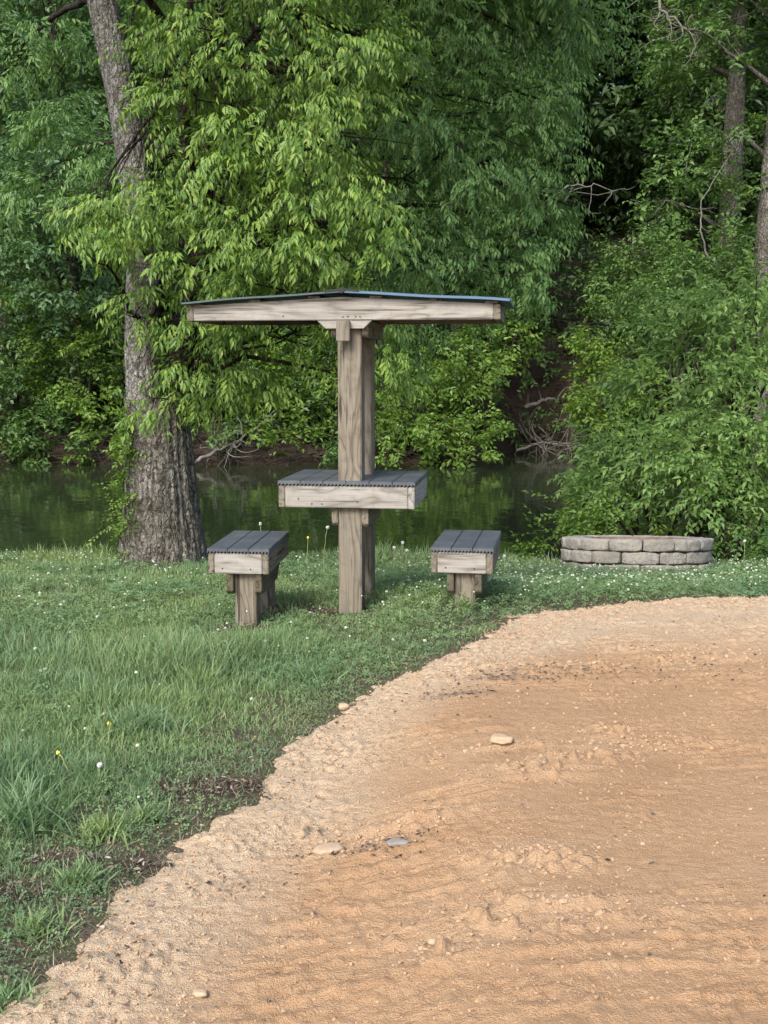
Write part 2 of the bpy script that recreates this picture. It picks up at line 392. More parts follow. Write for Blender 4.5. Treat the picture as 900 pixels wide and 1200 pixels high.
def water_mat():
    m, nt, b, out = new_mat('still pond water'); co = nd(nt, 'ShaderNodeTexCoord').outputs['Object']
    b.inputs['Base Color'].default_value = (.018, .026, .012, 1); b.inputs['Roughness'].default_value = .035; b.inputs['IOR'].default_value = 1.33
    n1 = noise(nt, co, 2.2, 3, .5, (1, .8, 1)); n2 = noise(nt, co, 14, 2, .5, (.6, 1, 1)); n3 = noise(nt, co, .35, 2, .5)
    h = math_(nt, 'ADD', n1, math_(nt, 'MULTIPLY', math_(nt, 'MULTIPLY', n2, .16), n3)); bump(nt, b, h, .055, .12); return m
xw, yw, qw = grid(np.linspace(-90, 90, 40), np.linspace(9.5, 36, 20))
w = link('pond_water', raw_mesh('pond_water', np.stack([xw, yw, np.full_like(xw, WATER_Z)], 1), [qw]), water_mat()); tag(w, kind='structure')

# dirt
def dirt_mat():
    m, nt, b, out = new_mat('graded clay dirt'); co = nd(nt, 'ShaderNodeTexCoord').outputs['Object']
    at = nd(nt, 'ShaderNodeAttribute', attribute_name='pale'); st = nd(nt, 'ShaderNodeAttribute', attribute_name='stain')
    n1 = noise(nt, co, 3.0, 4, .6, (.7, 1.5, 1)); n2 = noise(nt, co, 140, 3, .7); n3 = noise(nt, co, 420, 2, .6); n4 = noise(nt, co, 30, 5, .7, (.8, 1.15, 1))
    c = mix(nt, ramp(nt, [(.3, (0, 0, 0)), (.7, (1, 1, 1))], n1), (.325, .195, .104), (.40, .258, .148))
    c = mix(nt, at.outputs['Fac'], c, (.445, .35, .245))
    c = mix(nt, ramp(nt, [(.50, (0, 0, 0)), (.68, (.55,)*3)], n2), c, (.45, .335, .23))
    c = mix(nt, ramp(nt, [(.32, (.3,)*3), (.46, (0, 0, 0))], n3), c, (.17, .095, .05))
    c = mix(nt, ramp(nt, [(.36, (.35,)*3), (.5, (0, 0, 0))], n4), c, (.27, .155, .082))
    c = mix(nt, math_(nt, 'MULTIPLY', st.outputs['Fac'], .55), c, (.15, .118, .095))
    nt.links.new(c, b.inputs['Base Color']); b.inputs['Roughness'].default_value = .95; b.inputs['Specular IOR Level'].default_value = .12
    bump(nt, b, math_(nt, 'ADD', math_(nt, 'ADD', n2, n4), math_(nt, 'MULTIPLY', n3, .4)), .8, .015); return m
STAINS = [(hit(535, 806), .16, .035, .8), (hit(600, 788), .22, .05, .7), (hit(640, 780), .25, .03, .4), (hit(460, 985), .12, .03, .5), (hit(300, 1030), .1, .03, .25), (hit(700, 785), .3, .05, .3), (hit(420, 990), .16, .025, .4), (hit(820, 775), .25, .08, .25), (hit(125, 1112), .09, .03, .5)]
CLODS = [hit(*p) for p in [(660, 885), (690, 880), (640, 895), (715, 860), (745, 865), (700, 868), (390, 990), (420, 972), (640, 1000), (625, 985), (610, 1075), (640, 1050), (680, 1045), (545, 1095), (660, 1060), (580, 870), (720, 850), (800, 770), (760, 755), (690, 775), (850, 765)]]
def clod_field(x, y):
    f = np.zeros(np.shape(x))
    for k, c in enumerate(CLODS):
        rx = .16+.05*(k % 4); f = np.maximum(f, np.exp(-(((x-c[0])/rx)**2+((y-c[1]-.08*(x-c[0]))/(.055+.02*(k % 3)))**2)))
    return f
def edge_noise(x, y): return .055 + .15*(fbm(x*5, y*5, 0, 51, 4)-.5) + .09*(vn(x*19, y*19, 0, 52)-.5)
def surface_z(x, y, s):
    """what one would step on: the dirt sheet where it lies above the lawn, else the lawn's soil"""
    sj = s+edge_noise(x, y); b = near_z(x, y)+.035*(fbm(x*.8, y*.8, 0, 21, 3)-.5)*ss(2, 4, y)
    return np.maximum(b+lerp(-.07, .006, ss(-.16, .12, sj))+dirt_h(x, y, s)*ss(-.1, .08, sj), b-.10*ss(.02, .25, s))
def dirt_h(x, y, s):
    a = R(6); u = x*math.cos(a)+y*math.sin(a); v = -x*math.sin(a)+y*math.cos(a)
    warp = .12*(fbm(x*2, y*2, 0, 41, 3)-.5)
    rid = vn(u*1.7, (v+warp)*16, 0, 42); rid = (rid-.5)*ss(.35, .65, fbm(x*.9, y*1.6, 0, 43, 3))
    tread = np.abs(((v+warp*.7)*11) % 1-.5)*ss(.46, .64, fbm(x*1.1+5, y*1.5, 0, 46, 3))
    e = np.exp(-((s-.16)/.17)**2)
    big = .035*(fbm(x*.7, y*.7, 0, 44, 3)-.5)
    f1 = fbm(x*34, y*34, 0, 45, 3)-.5
    lum = np.clip(vn(x*44, y*44, 0, 47)-.42, 0, 1)*ss(.35, .7, vn(x*7, y*7, 0, 48))
    cf = clod_field(x, y)
    ruts = np.clip(vn(u*2.2, (v+warp*.4)*19, 0, 49)-.45, 0, 1)
    edge_rut = ss(.9, .2, s)*np.clip(vn(u*1.2+v*.3, (v-.35*u+warp)*13, 0, 50)-.4, 0, 1)
    rg = np.clip(1-np.abs(2*vn(u*2.6, (v+warp*.5)*30, 0, 57)-1)*1.5, 0, 1)**2
    pt = ss(.4, .62, fbm(x*1.6, y*2.4, 0, 55, 3)); f2 = vn(x*62, y*75, 0, 56)-.5
    return .4*big + .005*rid + .003*tread + .013*rg*ss(.48, .62, fbm(x*1.5+9, y*2.6, 0, 58, 3)) + (.004+.006*pt+.006*e)*f1 + (.004+.006*pt+.010*e)*f2 + (.010*pt+.013*e)*lum + .06*cf*lum + .040*cf*ruts + .005*edge_rut + .005*e
xs = np.unique(np.concatenate([axis_pts(-4, -1.9, 3.3, 13.5, .0085, 1.2)])); ys = axis_pts(-5, 2.3, 7.6, 7.7, .0085, 1.2)
X, Y, q = grid(xs, ys); S = pad_s(X, Y)
Sj = S + edge_noise(X, Y)
Z = near_z(X, Y) + .035*(fbm(X*.8, Y*.8, 0, 21, 3)-.5)*ss(2, 4, Y) + lerp(-.07, .006, ss(-.16, .12, Sj)) + dirt_h(X, Y, S)*ss(-.1, .08, Sj)
pal = np.clip(1.0*ss(.6, .12, S)+.75*ss(5.1, 5.9, Y)*ss(-.2, .8, X)+.35*(fbm(X*1.3, Y*2.2, 0, 53, 4)-.45)+.25*clod_field(X, Y), 0, 1)
stn = np.zeros_like(X)
for c, rx, ry, k in STAINS:
    stn = np.maximum(stn, k*(1-ss(.5, 1.2, np.sqrt(((X-c[0])/rx)**2+((Y-c[1])/ry)**2)+.9*(fbm(X*22, Y*30, 0, 54, 3)-.5))))
keep = (S > -.3)[q].any(1); q = q[keep]
used = np.zeros(len(X), bool); used[q.ravel()] = True; idx = np.cumsum(used)-1
d = link('dirt_road', raw_mesh('dirt_road', np.stack([X, Y, Z], 1)[used], [idx[q]], True, {'pale': pal[used], 'stain': stn[used]}), dirt_mat()); tag(d, kind='structure')

# ------------------------------------------------------------------ picnic furniture
def scallop_plank(x0, x1, z0, z1, n):
    """outline of one hollow composite board: rounded top, arched channels along its underside"""
    pts = [(x0, z0), (x0, z1-.004), (x0+.004, z1), (x1-.004, z1), (x1, z1-.004), (x1, z0)]
    w = (x1-x0)/n
    for k in range(n-1, -1, -1):
        a = x0+k*w
        for t in (.85, .72, .5, .28, .15):
            pts.append((a+w*t, z0+(.011 if .2 < t < .8 else 0)))
    return pts
def deck(name, x0, x1, y0, y1, z0, z1, n, parent, cut=None):
    bm = bmesh.new(); gap = .004; w = (x1-x0-gap*(n-1))/n
    for k in range(n):
        a = x0+k*(w+gap); pts = scallop_plank(a, a+w, z0, z1, 6)
        spans = [(y0, y1)]
        for (s0, s1) in spans:
            A = [bm.verts.new((p[0], s0, p[1])) for p in pts]; B = [bm.verts.new((p[0], s1, p[1])) for p in pts]
            m = len(pts); bm.faces.new(A); bm.faces.new(B[::-1])
            for i in range(m): bm.faces.new((A[i], B[i], B[(i+1) % m], A[(i+1) % m]))
    bmesh.ops.recalc_face_normals(bm, faces=bm.faces)
    return bm_obj(name, bm, M['deck'], parent)
def nails(parent, pts, y, r=.0045):
    for (x, z) in pts:
        bm = bmesh.new(); bmesh.ops.create_cone(bm, cap_ends=True, segments=10, radius1=r, radius2=r*.8, depth=.004)
        bmesh.ops.rotate(bm, verts=bm.verts, matrix=__import__('mathutils').Matrix.Rotation(R(90), 3, 'X'))
        bmesh.ops.translate(bm, verts=bm.verts, vec=(x, y-.0015, z)); bm_obj('nail_head', bm, M['nail'], parent)
def cleat(name, x0, x1, y0, y1, z0, z1, mat, parent):
    c = .07
    return prism(name, [(y0, z0+.02), (y0+.02, z0), (y1-c-.04, z0), (y1, z0+c+.01), (y1, z1), (y0, z1)], 'x', x0, x1, mat, parent, .003)

def table_thing():
    p = P(410.5, 722, 6.70)
    t = empty('picnic_table', (p[0], p[1], 0.0), -R(7.8))
    tag(t, 'tall roofed wooden picnic table on two posts standing between the two low benches', 'picnic table')
    box('post', -.069, .069, 0.0, .14, -.25, 1.70, M['post_z'], t, .006)
    box('post', -.066, .070, .415, .553, -.25, 1.70, M['post_z'], t, .006)
    # table frame
    x0, x1, y0, y1, z0, z1 = -.42, .388, -.043, .70, .638, .766
    fr = box('front_board', x0+.040, x1-.040, y0, y0+.038, z0, z1, M['pale_x'], t)
    nails(fr, [(-.30, .69), (-.22, .66), (.05, .675), (-.16, .66)], y0)
    box('back_board', x0+.040, x1-.040, y1-.038, y1, z0, z1, M['pale_x'], t)
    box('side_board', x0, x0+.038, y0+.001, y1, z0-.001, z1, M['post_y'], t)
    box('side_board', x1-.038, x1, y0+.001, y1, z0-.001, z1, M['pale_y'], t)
    # deck boards run front to back, two notched round the posts
    deck('table_deck', x0-.003, x1+.004, y0-.004, y1+.004, z1+.001, z1+.030, 6, t)
    cleat('cleat', -.109, -.071, -.003, .60, .525, .655, M['post_y'], t)
    cleat('cleat', .072, .110, -.003, .60, .520, .655, M['post_y'], t)
    # roof
    rf = empty('roof', (0, 0, 0)); rf.parent = t
    rx0, rx1, ry0, ry1, zb = -.955, .872, -.043, .66, 1.727
    def top(x): return 1.727+.132-(.046*abs(x+.03)/.9)
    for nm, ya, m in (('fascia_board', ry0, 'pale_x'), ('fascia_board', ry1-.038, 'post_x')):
        xs_ = [rx0+.038, -.03, rx1-.040]
        fb = prism(nm, [(rx0+.040, zb), (rx1-.040, zb)] + [(x, top(x)) for x in xs_[::-1]], 'y', ya, ya+.038, M[m], rf)
        if ya == ry0: nails(fb, [(-.03, 1.745), (.0, 1.748), (.045, 1.747), (.07, 1.746), (-.38, 1.752)], ya)
    box('side_rafter', rx0, rx0+.038, ry0+.001, ry1, zb-.001, top(rx0)-.002, M['post_y'], rf)
    box('side_rafter', rx1-.038, rx1, ry0+.001, ry1, zb-.001, top(rx1)-.002, M['post_y'], rf)
    for x in (-.905, -.55, -.20, .16, .50, .82):
        box('purlin', x-.035, x+.035, ry0+.002, ry1-.002, top(x)+.001, top(x)+.016, M['post_y'], rf, .002)
    # sheet: two slopes with standing ribs
    for sgn, xa, xb in ((-1, -.03, -.975), (1, -.03, .925)):
        za = top(-.03)+.028; z_b = top(xb)+(.019 if sgn < 0 else .021)
        n = 46; xs_ = np.linspace(xa, xb, 24); ys_ = np.linspace(ry0-.045, ry1+.04, n)
        XX, YY = np.meshgrid(xs_, ys_); tt = (XX-xa)/(xb-xa)
        ph = ((YY-ry0) % .19)/.19; rib = .010*np.clip(1.6-np.abs(ph-.5)*9, 0, 1)
        ZZ = za+(z_b-za)*tt+rib + .004*np.sin(XX*9+1)*tt
        i, j = np.meshgrid(np.arange(n-1), np.arange(23), indexing='ij')
        qq = np.stack([i*24+j, i*24+j+1, (i+1)*24+j+1, (i+1)*24+j], -1).reshape(-1, 4)
        me = raw_mesh('metal_sheet', np.stack([XX.ravel(), YY.ravel(), ZZ.ravel()], 1), [qq], False)
        o = link('metal_sheet', me, M['roof' if sgn > 0 else 'roof_unlit'], rf)  # sky-lit and unlit colours of one metal, chosen by slope
        md = o.modifiers.new('thick', 'SOLIDIFY'); md.thickness = .010 if sgn < 0 else .013; md.offset = 0
    cp = MB(); cp.tube([(-.03, ry0-.055, top(-.03)+.034), (-.03, ry0+.2, top(-.03)+.036), (-.03, ry1+.05, top(-.03)+.034)], .017, 10)
    for s in (-1, 1):
        cp.add([(-.03, ry0-.05, top(-.03)+.045), (-.03, ry1+.05, top(-.03)+.045), (-.03+s*.10, ry1+.05, top(.07)+.038), (-.03+s*.10, ry0-.05, top(.07)+.038),
                (-.03, ry0-.05, top(-.03)+.035), (-.03, ry1+.05, top(-.03)+.035), (-.03+s*.10, ry1+.05, top(.07)+.030), (-.03+s*.10, ry0-.05, top(.07)+.030)],
               [(0, 1, 2, 3), (4, 7, 6, 5), (0, 3, 7, 4), (1, 5, 6, 2), (2, 6, 7, 3), (0, 4, 5, 1)])
    cp.build('ridge_cap', M['dark_cap'], rf, False)
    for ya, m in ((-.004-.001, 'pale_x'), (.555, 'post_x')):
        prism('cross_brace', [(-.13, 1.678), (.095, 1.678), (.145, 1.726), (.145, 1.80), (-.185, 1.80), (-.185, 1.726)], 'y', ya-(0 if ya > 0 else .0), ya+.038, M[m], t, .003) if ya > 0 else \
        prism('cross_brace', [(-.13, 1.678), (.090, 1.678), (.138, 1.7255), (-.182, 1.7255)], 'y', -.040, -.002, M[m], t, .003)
    b = box('beam_end', -.064, .014, -.078, -.0415, 1.606, 1.7245, M['post_z'], t, .004)
    for xx in (-.109, .072):
        prism('beam', [(.02, 1.63), (.60, 1.63), (.66, 1.70), (.66, 1.726), (-.002, 1.726), (-.002, 1.65)], 'x', xx, xx+.037, M['post_y'], t, .003)
    return t
table_thing()

def bench(px0, px1, post0, post1, D, ztop, rz, gz0, label):
    k = F/D; cx = ((px0+px1)/2-450)/k
    t = empty('bench', (cx, D, gz0), -R(rz)); tag(t, label, 'bench', 'low benches beside the table')
    W = (px1-px0)/k; pc = ((post0+post1)/2-(px0+px1)/2)/k; pw = (post1-post0)/k
    T = ztop-gz0; x0, x1 = -W/2, W/2; y0, y1 = 0, .70
    z1 = T-.028; z0 = z1-.116
    box('post', pc-pw/2, pc+pw/2, .045, .175, -.30, z0+.05, M['post_z'], t, .005)
    box('post', pc-pw/2+.012, pc+pw/2+.012, .46, .59, -.30, z0+.05, M['post_z'], t, .005)
    f = box('front_board', x0+.036, x1-.036, y0, y0+.036, z0, z1, M['pale_x'], t)
    nails(f, [(-.09, z0+.03), (.07, z0+.028)], y0)
    box('back_board', x0+.036, x1-.036, y1-.036, y1, z0, z1, M['pale_x'], t)
    box('side_board', x0, x0+.034, y0+.001, y1, z0-.001, z1, M['post_y'], t)
    box('side_board', x1-.034, x1, y0+.001, y1, z0-.001, z1, M['post_y'], t)
    deck('seat_deck', x0-.004, x1+.004, y0-.006, y1+.004, z1+.001, z1+.028, 3, t)
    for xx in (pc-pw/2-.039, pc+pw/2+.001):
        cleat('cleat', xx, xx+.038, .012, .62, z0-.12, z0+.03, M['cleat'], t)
    return t
bench(240.4, 313, 270, 296, 6.31, .453, 4.6, 0.0, 'low three-plank wooden bench beside the big furrowed tree trunk')
bench(505.7, 579, 533, 557.5, 6.27, .464, 9.2, .09, 'low three-plank wooden bench standing by the dirt edge near the stone fire pit')

# ------------------------------------------------------------------ fire pit
def fire_pit():
    D = 10.05; cx = (750-450)*D/F; z0 = float(gz(cx, D))
    t = empty('fire_pit', (cx, D, z0-.015)); t.rotation_euler = (-R(6.6), R(.3), R(0)); tag(t, 'round grey stone block fire pit ring on grass in front of the shrubs', 'fire pit')
    Ro, Ri, H = .655, .47, .108
    rng = np.random.default_rng(3)
    for c in range(3):
        n = 14; off = (c % 2)*.5 + .15
        cuts = np.array([off+i+rng.uniform(-.12, .12) for i in range(n)])*2*np.pi/n
        for i in range(n):
            a0 = cuts[i]; a1 = cuts[(i+1) % n]+(2*np.pi if i == n-1 else 0); gp = .006
            a0 += gp; a1 -= gp
            ro = Ro+rng.uniform(-.014, .014)-(0.004*c); z_a, z_b = c*H+.002, (c+1)*H-.003+rng.uniform(-.003, .002)
            na, nr, nz = 11, 7, 8
            A, Rr, Zz = np.meshgrid(np.array([0, .025, .07, .2, .36, .5, .64, .8, .93, .975, 1]), np.array([0, .05, .14, .5, .86, .95, 1]), np.array([0, .05, .14, .38, .62, .86, .95, 1]), indexing='ij')
            # only surface of the block: build as cube grid through bmesh and keep hull faces
            idx = -np.ones((na, nr, nz), int); vs = []; fs = []
            for ia in range(na):
                for ir in range(nr):
                    for iz in range(nz):
                        if ia in (0, na-1) or ir in (0, nr-1) or iz in (0, nz-1):
                            idx[ia, ir, iz] = len(vs)
                            u, v, w_ = A[ia, ir, iz], Rr[ia, ir, iz], Zz[ia, ir, iz]
                            # worn, rounded edges: pull in where two or more coordinates are extreme
                            eu, ev, ew = abs(u-.5)*2, abs(v-.5)*2, abs(w_-.5)*2
                            rd = lambda a, b: max(0, a-.80)/.20*max(0, b-.80)/.20
                            k = rd(eu, ev)+rd(ev, ew)+rd(eu, ew)
                            ang = a0+(a1-a0)*(u+(.5-u)*.035*k); rr_ = Ri+(ro-Ri)*(v+(.5-v)*.05*k); zz_ = z_a+(z_b-z_a)*(w_+(.5-w_)*.09*k)
                            if v > .9: rr_ += .010*math.sin(eu*2.5)*0+.0
                            vs.append((rr_*math.cos(ang), rr_*math.sin(ang), zz_))
            def quad(a, b, c_, d_): fs.append((idx[a], idx[b], idx[c_], idx[d_]))
            for ia in range(na-1):
                for ir in range(nr-1):
                    quad((ia, ir, 0), (ia, ir+1, 0), (ia+1, ir+1, 0), (ia+1, ir, 0)); quad((ia, ir, nz-1), (ia+1, ir, nz-1), (ia+1, ir+1, nz-1), (ia, ir+1, nz-1))
                for iz in range(nz-1):
                    quad((ia, 0, iz), (ia+1, 0, iz), (ia+1, 0, iz+1), (ia, 0, iz+1)); quad((ia, nr-1, iz), (ia, nr-1, iz+1), (ia+1, nr-1, iz+1), (ia+1, nr-1, iz))
            for ir in range(nr-1):
                for iz in range(nz-1):
                    quad((0, ir, iz), (0, ir, iz+1), (0, ir+1, iz+1), (0, ir+1, iz)); quad((na-1, ir, iz), (na-1, ir+1, iz), (na-1, ir+1, iz+1), (na-1, ir, iz+1))
            V = np.array(vs); nn = fbm(V[:, 0]*26+i, V[:, 1]*26, V[:, 2]*26, 60+c, 3)-.5
            rad = np.hypot(V[:, 0], V[:, 1]); V[:, 0] *= 1+.036*nn/rad; V[:, 1] *= 1+.036*nn/rad; V[:, 2] += .014*nn
            link('stone_block', raw_mesh('stone_block', V, [np.array(fs)], True), M['block'], t)
    lm = MB(); a = np.linspace(0, 2*np.pi, 49)[:-1]; vs = []
    for r_, z_ in ((Ri-.005, .02), (Ri-.005, 3*H-.012), (Ri-.012, 3*H-.012), (Ri-.012, .02)): vs.append(np.stack([r_*np.cos(a), r_*np.sin(a), np.full(48, z_)], 1))
    V = np.concatenate(vs); qs = [(k*48+i, k*48+(i+1) % 48, (k+1)*48+(i+1) % 48, (k+1)*48+i) for k in range(3) for i in range(48)]
    lm.add(V, qs); lm.build('steel_liner', M['rust'], t)
    am = MB(); V = [(0, 0, .07)]+[(.45*math.cos(x), .45*math.sin(x), .045) for x in a]; am.add(V, None, [(0, 1+i, 1+(i+1) % 48) for i in range(48)]); am.build('ash_bed', M['ash'], t)
fire_pit()

# ------------------------------------------------------------------ foliage
def leaf(base, d, nrm, L, W, bend=.15, fold=.25):
    base, d, nrm = map(lambda v: np.asarray(v, float), (base, d, nrm)); d = d/np.linalg.norm(d)
    s = np.cross(nrm, d); s /= np.linalg.norm(s)+1e-9; n = np.cross(d, s)
    m = base+d*L*.46+n*L*bend*.25
    return [base, m+s*W*.5+n*W*fold*.5-d*L*.04, m-n*W*fold*.3, m-s*W*.5+n*W*fold*.5-d*L*.04, base+d*L-n*L*bend]
LT = [(0, 2, 1), (0, 3, 2), (1, 2, 4), (2, 3, 4)]
LT2 = [(0, 4, 1), (0, 3, 4)]
def make_sprig(kind, rng):
    V = []
    if kind == 'pinnate':      # drooping compound leaf
        n = 4; L0 = .24
        for k in range(n):
            t = (k+.6)/n; x = L0*t; z = -.10*t*t
            for s in (-1, 1):
                V.append(leaf((x, s*.004, z), (.55+rng.uniform(-.2, .2), s*(.55+rng.uniform(-.2, .2)), -.95+rng.uniform(-.35, .35)), (.5, s*.3, .7), .084*rng.uniform(.75, 1.2), .027, .12))
        V.append(leaf((L0, 0, -.10), (.6, rng.uniform(-.3, .3), -.9), (.7, 0, .6), .095, .033, .1))
    elif kind == 'spray':      # flat spray of oval leaves
        n = 8
        for k in range(n):
            t = (k+.5)/n; s = 1 if k % 2 else -1
            V.append(leaf((.30*t, 0, -.03*t*t), (.6+rng.uniform(-.25, .25), s*(.85+rng.uniform(-.2, .2)), rng.uniform(-.45, .15)), (rng.uniform(-.35, .35), rng.uniform(-.35, .35), 1), .085*rng.uniform(.75, 1.2), .046, .12, .15))
        V.append(leaf((.30, 0, -.03), (1, 0, -.2), (0, 0, 1), .085, .045, .1))
    elif kind == 'lance':      # upright twig of narrow leaves
        n = 11
        for k in range(n):
            t = (k+.5)/n; a = k*2.4
            V.append(leaf((.36*t, 0, 0), (.85, .65*math.cos(a), .65*math.sin(a)-.15), (rng.uniform(-.5, .5), rng.uniform(-.5, .5), 1), .078*rng.uniform(.7, 1.25), .036, .2, .2))
    else:                      # 'far': leaves of a distant crown
        n = 6
        for k in range(n):
            t = (k+.5)/n; s = 1 if k % 2 else -1
            V.append(leaf((.34*t, 0, 0), (.6+rng.uniform(-.3, .3), s*(.8+rng.uniform(-.3, .3)), rng.uniform(-.7, .2)), (rng.uniform(-.5, .5), rng.uniform(-.5, .5), 1), .125*rng.uniform(.75, 1.25), .066, .12, .15))
    return np.array(V).reshape(-1, 3)
SPR = {}
for k_ in ('pinnate', 'spray', 'lance', 'far'):
    r_ = np.random.default_rng(11); SPR[k_] = [make_sprig(k_, r_) for _ in range(5)]
def foliage_mesh(name, pos, dirs, scale, kind, rng, up_jit=.35):
    """pos, dirs (N,3): one leafy sprig at every point"""
    N = len(pos); d = dirs/np.linalg.norm(dirs, axis=1)[:, None]
    up = np.tile([0, 0, 1.], (N, 1))+rng.normal(0, up_jit, (N, 3))
    y = np.cross(up, d); y /= np.linalg.norm(y, axis=1)[:, None]+1e-9; z = np.cross(d, y)
    Rm = np.stack([d, y, z], 2); sc = np.broadcast_to(scale, (N,))*rng.uniform(.6, 1.35, N)
    Vs, Ts, n0 = [], [], 0; which = rng.integers(0, 5, N)
    lt = np.array(LT if kind in ('pinnate', 'spray') else LT2)
    for v in range(5):
        m = which == v; k = int(m.sum())
        if not k: continue
        tp = SPR[kind][v]; W_ = np.einsum('nij,kj->nki', Rm[m], tp)*sc[m][:, None, None]+pos[m][:, None, :]
        nl = len(tp)//5; tri = (lt[None]+5*np.arange(nl)[:, None, None]).reshape(-1, 3)
        Ts.append((tri[None]+(n0+np.arange(k)*len(tp))[:, None, None]).reshape(-1, 3)); Vs.append(W_.reshape(-1, 3)); n0 += k*len(tp)
    V = np.concatenate(Vs); T = np.concatenate(Ts)
    if kind not in ('pinnate', 'spray'):          # drop unused mid vertex
        used = np.zeros(len(V), bool); used[T.ravel()] = True; idx = np.cumsum(used)-1; V = V[used]; T = idx[T]
    return raw_mesh(name, V, [T], False)
def cluster_points(clusters, per_m2, rng, fill=.5, sub=10, droop=.12):
    """clusters: (centre, rx, ry, rz). Leafy clumps through each lumpy ellipsoid, more towards its outside, with gaps between; twigs point outward and sag"""
    Ps, Ds = [], []
    for c, rx, ry, rz in clusters:
        n = max(20, int(per_m2*((rx*ry+ry*rz+rx*rz)/3)*4)); k = max(4, n//sub)
        v = rng.normal(size=(k, 3)); v /= np.linalg.norm(v, axis=1)[:, None]
        r = rng.uniform(fill**3, 1, k)**(1/3.)*(.72+.56*vn(v[:, 0]*2.3+c[0]*3, v[:, 1]*2.3+c[1]*3, v[:, 2]*2.3+c[2]*3, 71))
        q_ = np.asarray(c)+v*r[:, None]*np.array([rx, ry, rz])
        w = rng.integers(0, k, n); sz = .34*(rx*ry*rz)**(1/3.)*rng.uniform(.55, 1.2, k)
        e = rng.normal(size=(n, 3)); e /= np.linalg.norm(e, axis=1)[:, None]; e *= rng.uniform(.1, 1, n)[:, None]**.5
        p = q_[w]+e*sz[w][:, None]*np.array([1.15, 1.15, .75]); d = .75*e+.8*v[w]
        Ps.append(p); Ds.append(d)
    p = np.concatenate(Ps); d = np.concatenate(Ds)
    d = d*np.array([1, 1, .45])+rng.normal(0, .28, d.shape)+np.array([0, 0, -droop])
    return p, d
def curve(a, b, sag, rng, n=9, wob=.06):
    a, b = np.asarray(a, float), np.asarray(b, float); t = np.linspace(0, 1, n)[:, None]; L = np.linalg.norm(b-a)
    p = a+(b-a)*t; p[:, 2] += (sag*L*np.sin(np.pi*t[:, 0]))
    w = rng.normal(0, wob*L, (n, 3)); w = np.cumsum(w, 0)*.35; w -= w[0]; w -= t*w[-1]
    return p+w
def trunk_obj(pts, rad, mat, parent, nseg=26, furrow=.06, seed=0, name='trunk', flare=0, sub=6, fq=3.0):
    pts = np.asarray(pts, float); rad = np.asarray(rad, float)
    m = (len(pts)-1)*sub+1; t = np.linspace(0, len(pts)-1, m); i = np.clip(t.astype(int), 0, len(pts)-2); f = t-i
    def cr(A):
        A0 = A[np.clip(i-1, 0, len(A)-1)]; A1 = A[i]; A2 = A[i+1]; A3 = A[np.clip(i+2, 0, len(A)-1)]; ff = f[:, None] if A.ndim > 1 else f
        return .5*((2*A1)+(-A0+A2)*ff+(2*A0-5*A1+4*A2-A3)*ff**2+(-A0+3*A1-3*A2+A3)*ff**3)
    c = cr(pts); r = cr(rad)
    a = np.linspace(0, 2*np.pi, nseg, endpoint=False); Aa, Hh = np.meshgrid(a, np.arange(m)); L = c[:, 2][Hh]
    rr = r[Hh]
    nx, ny = np.cos(Aa), np.sin(Aa)
    f1 = 1-np.abs(2*fbm(nx*fq+seed, ny*fq, L*1.5, 80+seed, 3)-1)*1.6
    f2 = fbm(nx*9+seed, ny*9, L*5, 84+seed, 3)-.5
    fl = 1+flare*np.exp(-np.maximum(L-L.min()-.02, 0)/.28)*(.55+.75*vn(nx*1.6+seed, ny*1.6, 0, 88))
    disp = rr*fl*(1+furrow*f1*.8+furrow*.6*f2)
    V = np.stack([c[:, 0][Hh]+disp*nx, c[:, 1][Hh]+disp*ny, L], -1).reshape(-1, 3)
    k, j = np.meshgrid(np.arange(m-1), np.arange(nseg), indexing='ij'); j2 = (j+1) % nseg
    q = np.stack([k*nseg+j, k*nseg+j2, (k+1)*nseg+j2, (k+1)*nseg+j], -1).reshape(-1, 4)
    me = raw_mesh(name, V, [q], True, {'cav': np.clip(f1*.8+.35, 0, 1).ravel()})
    return link(name, me, mat, parent)

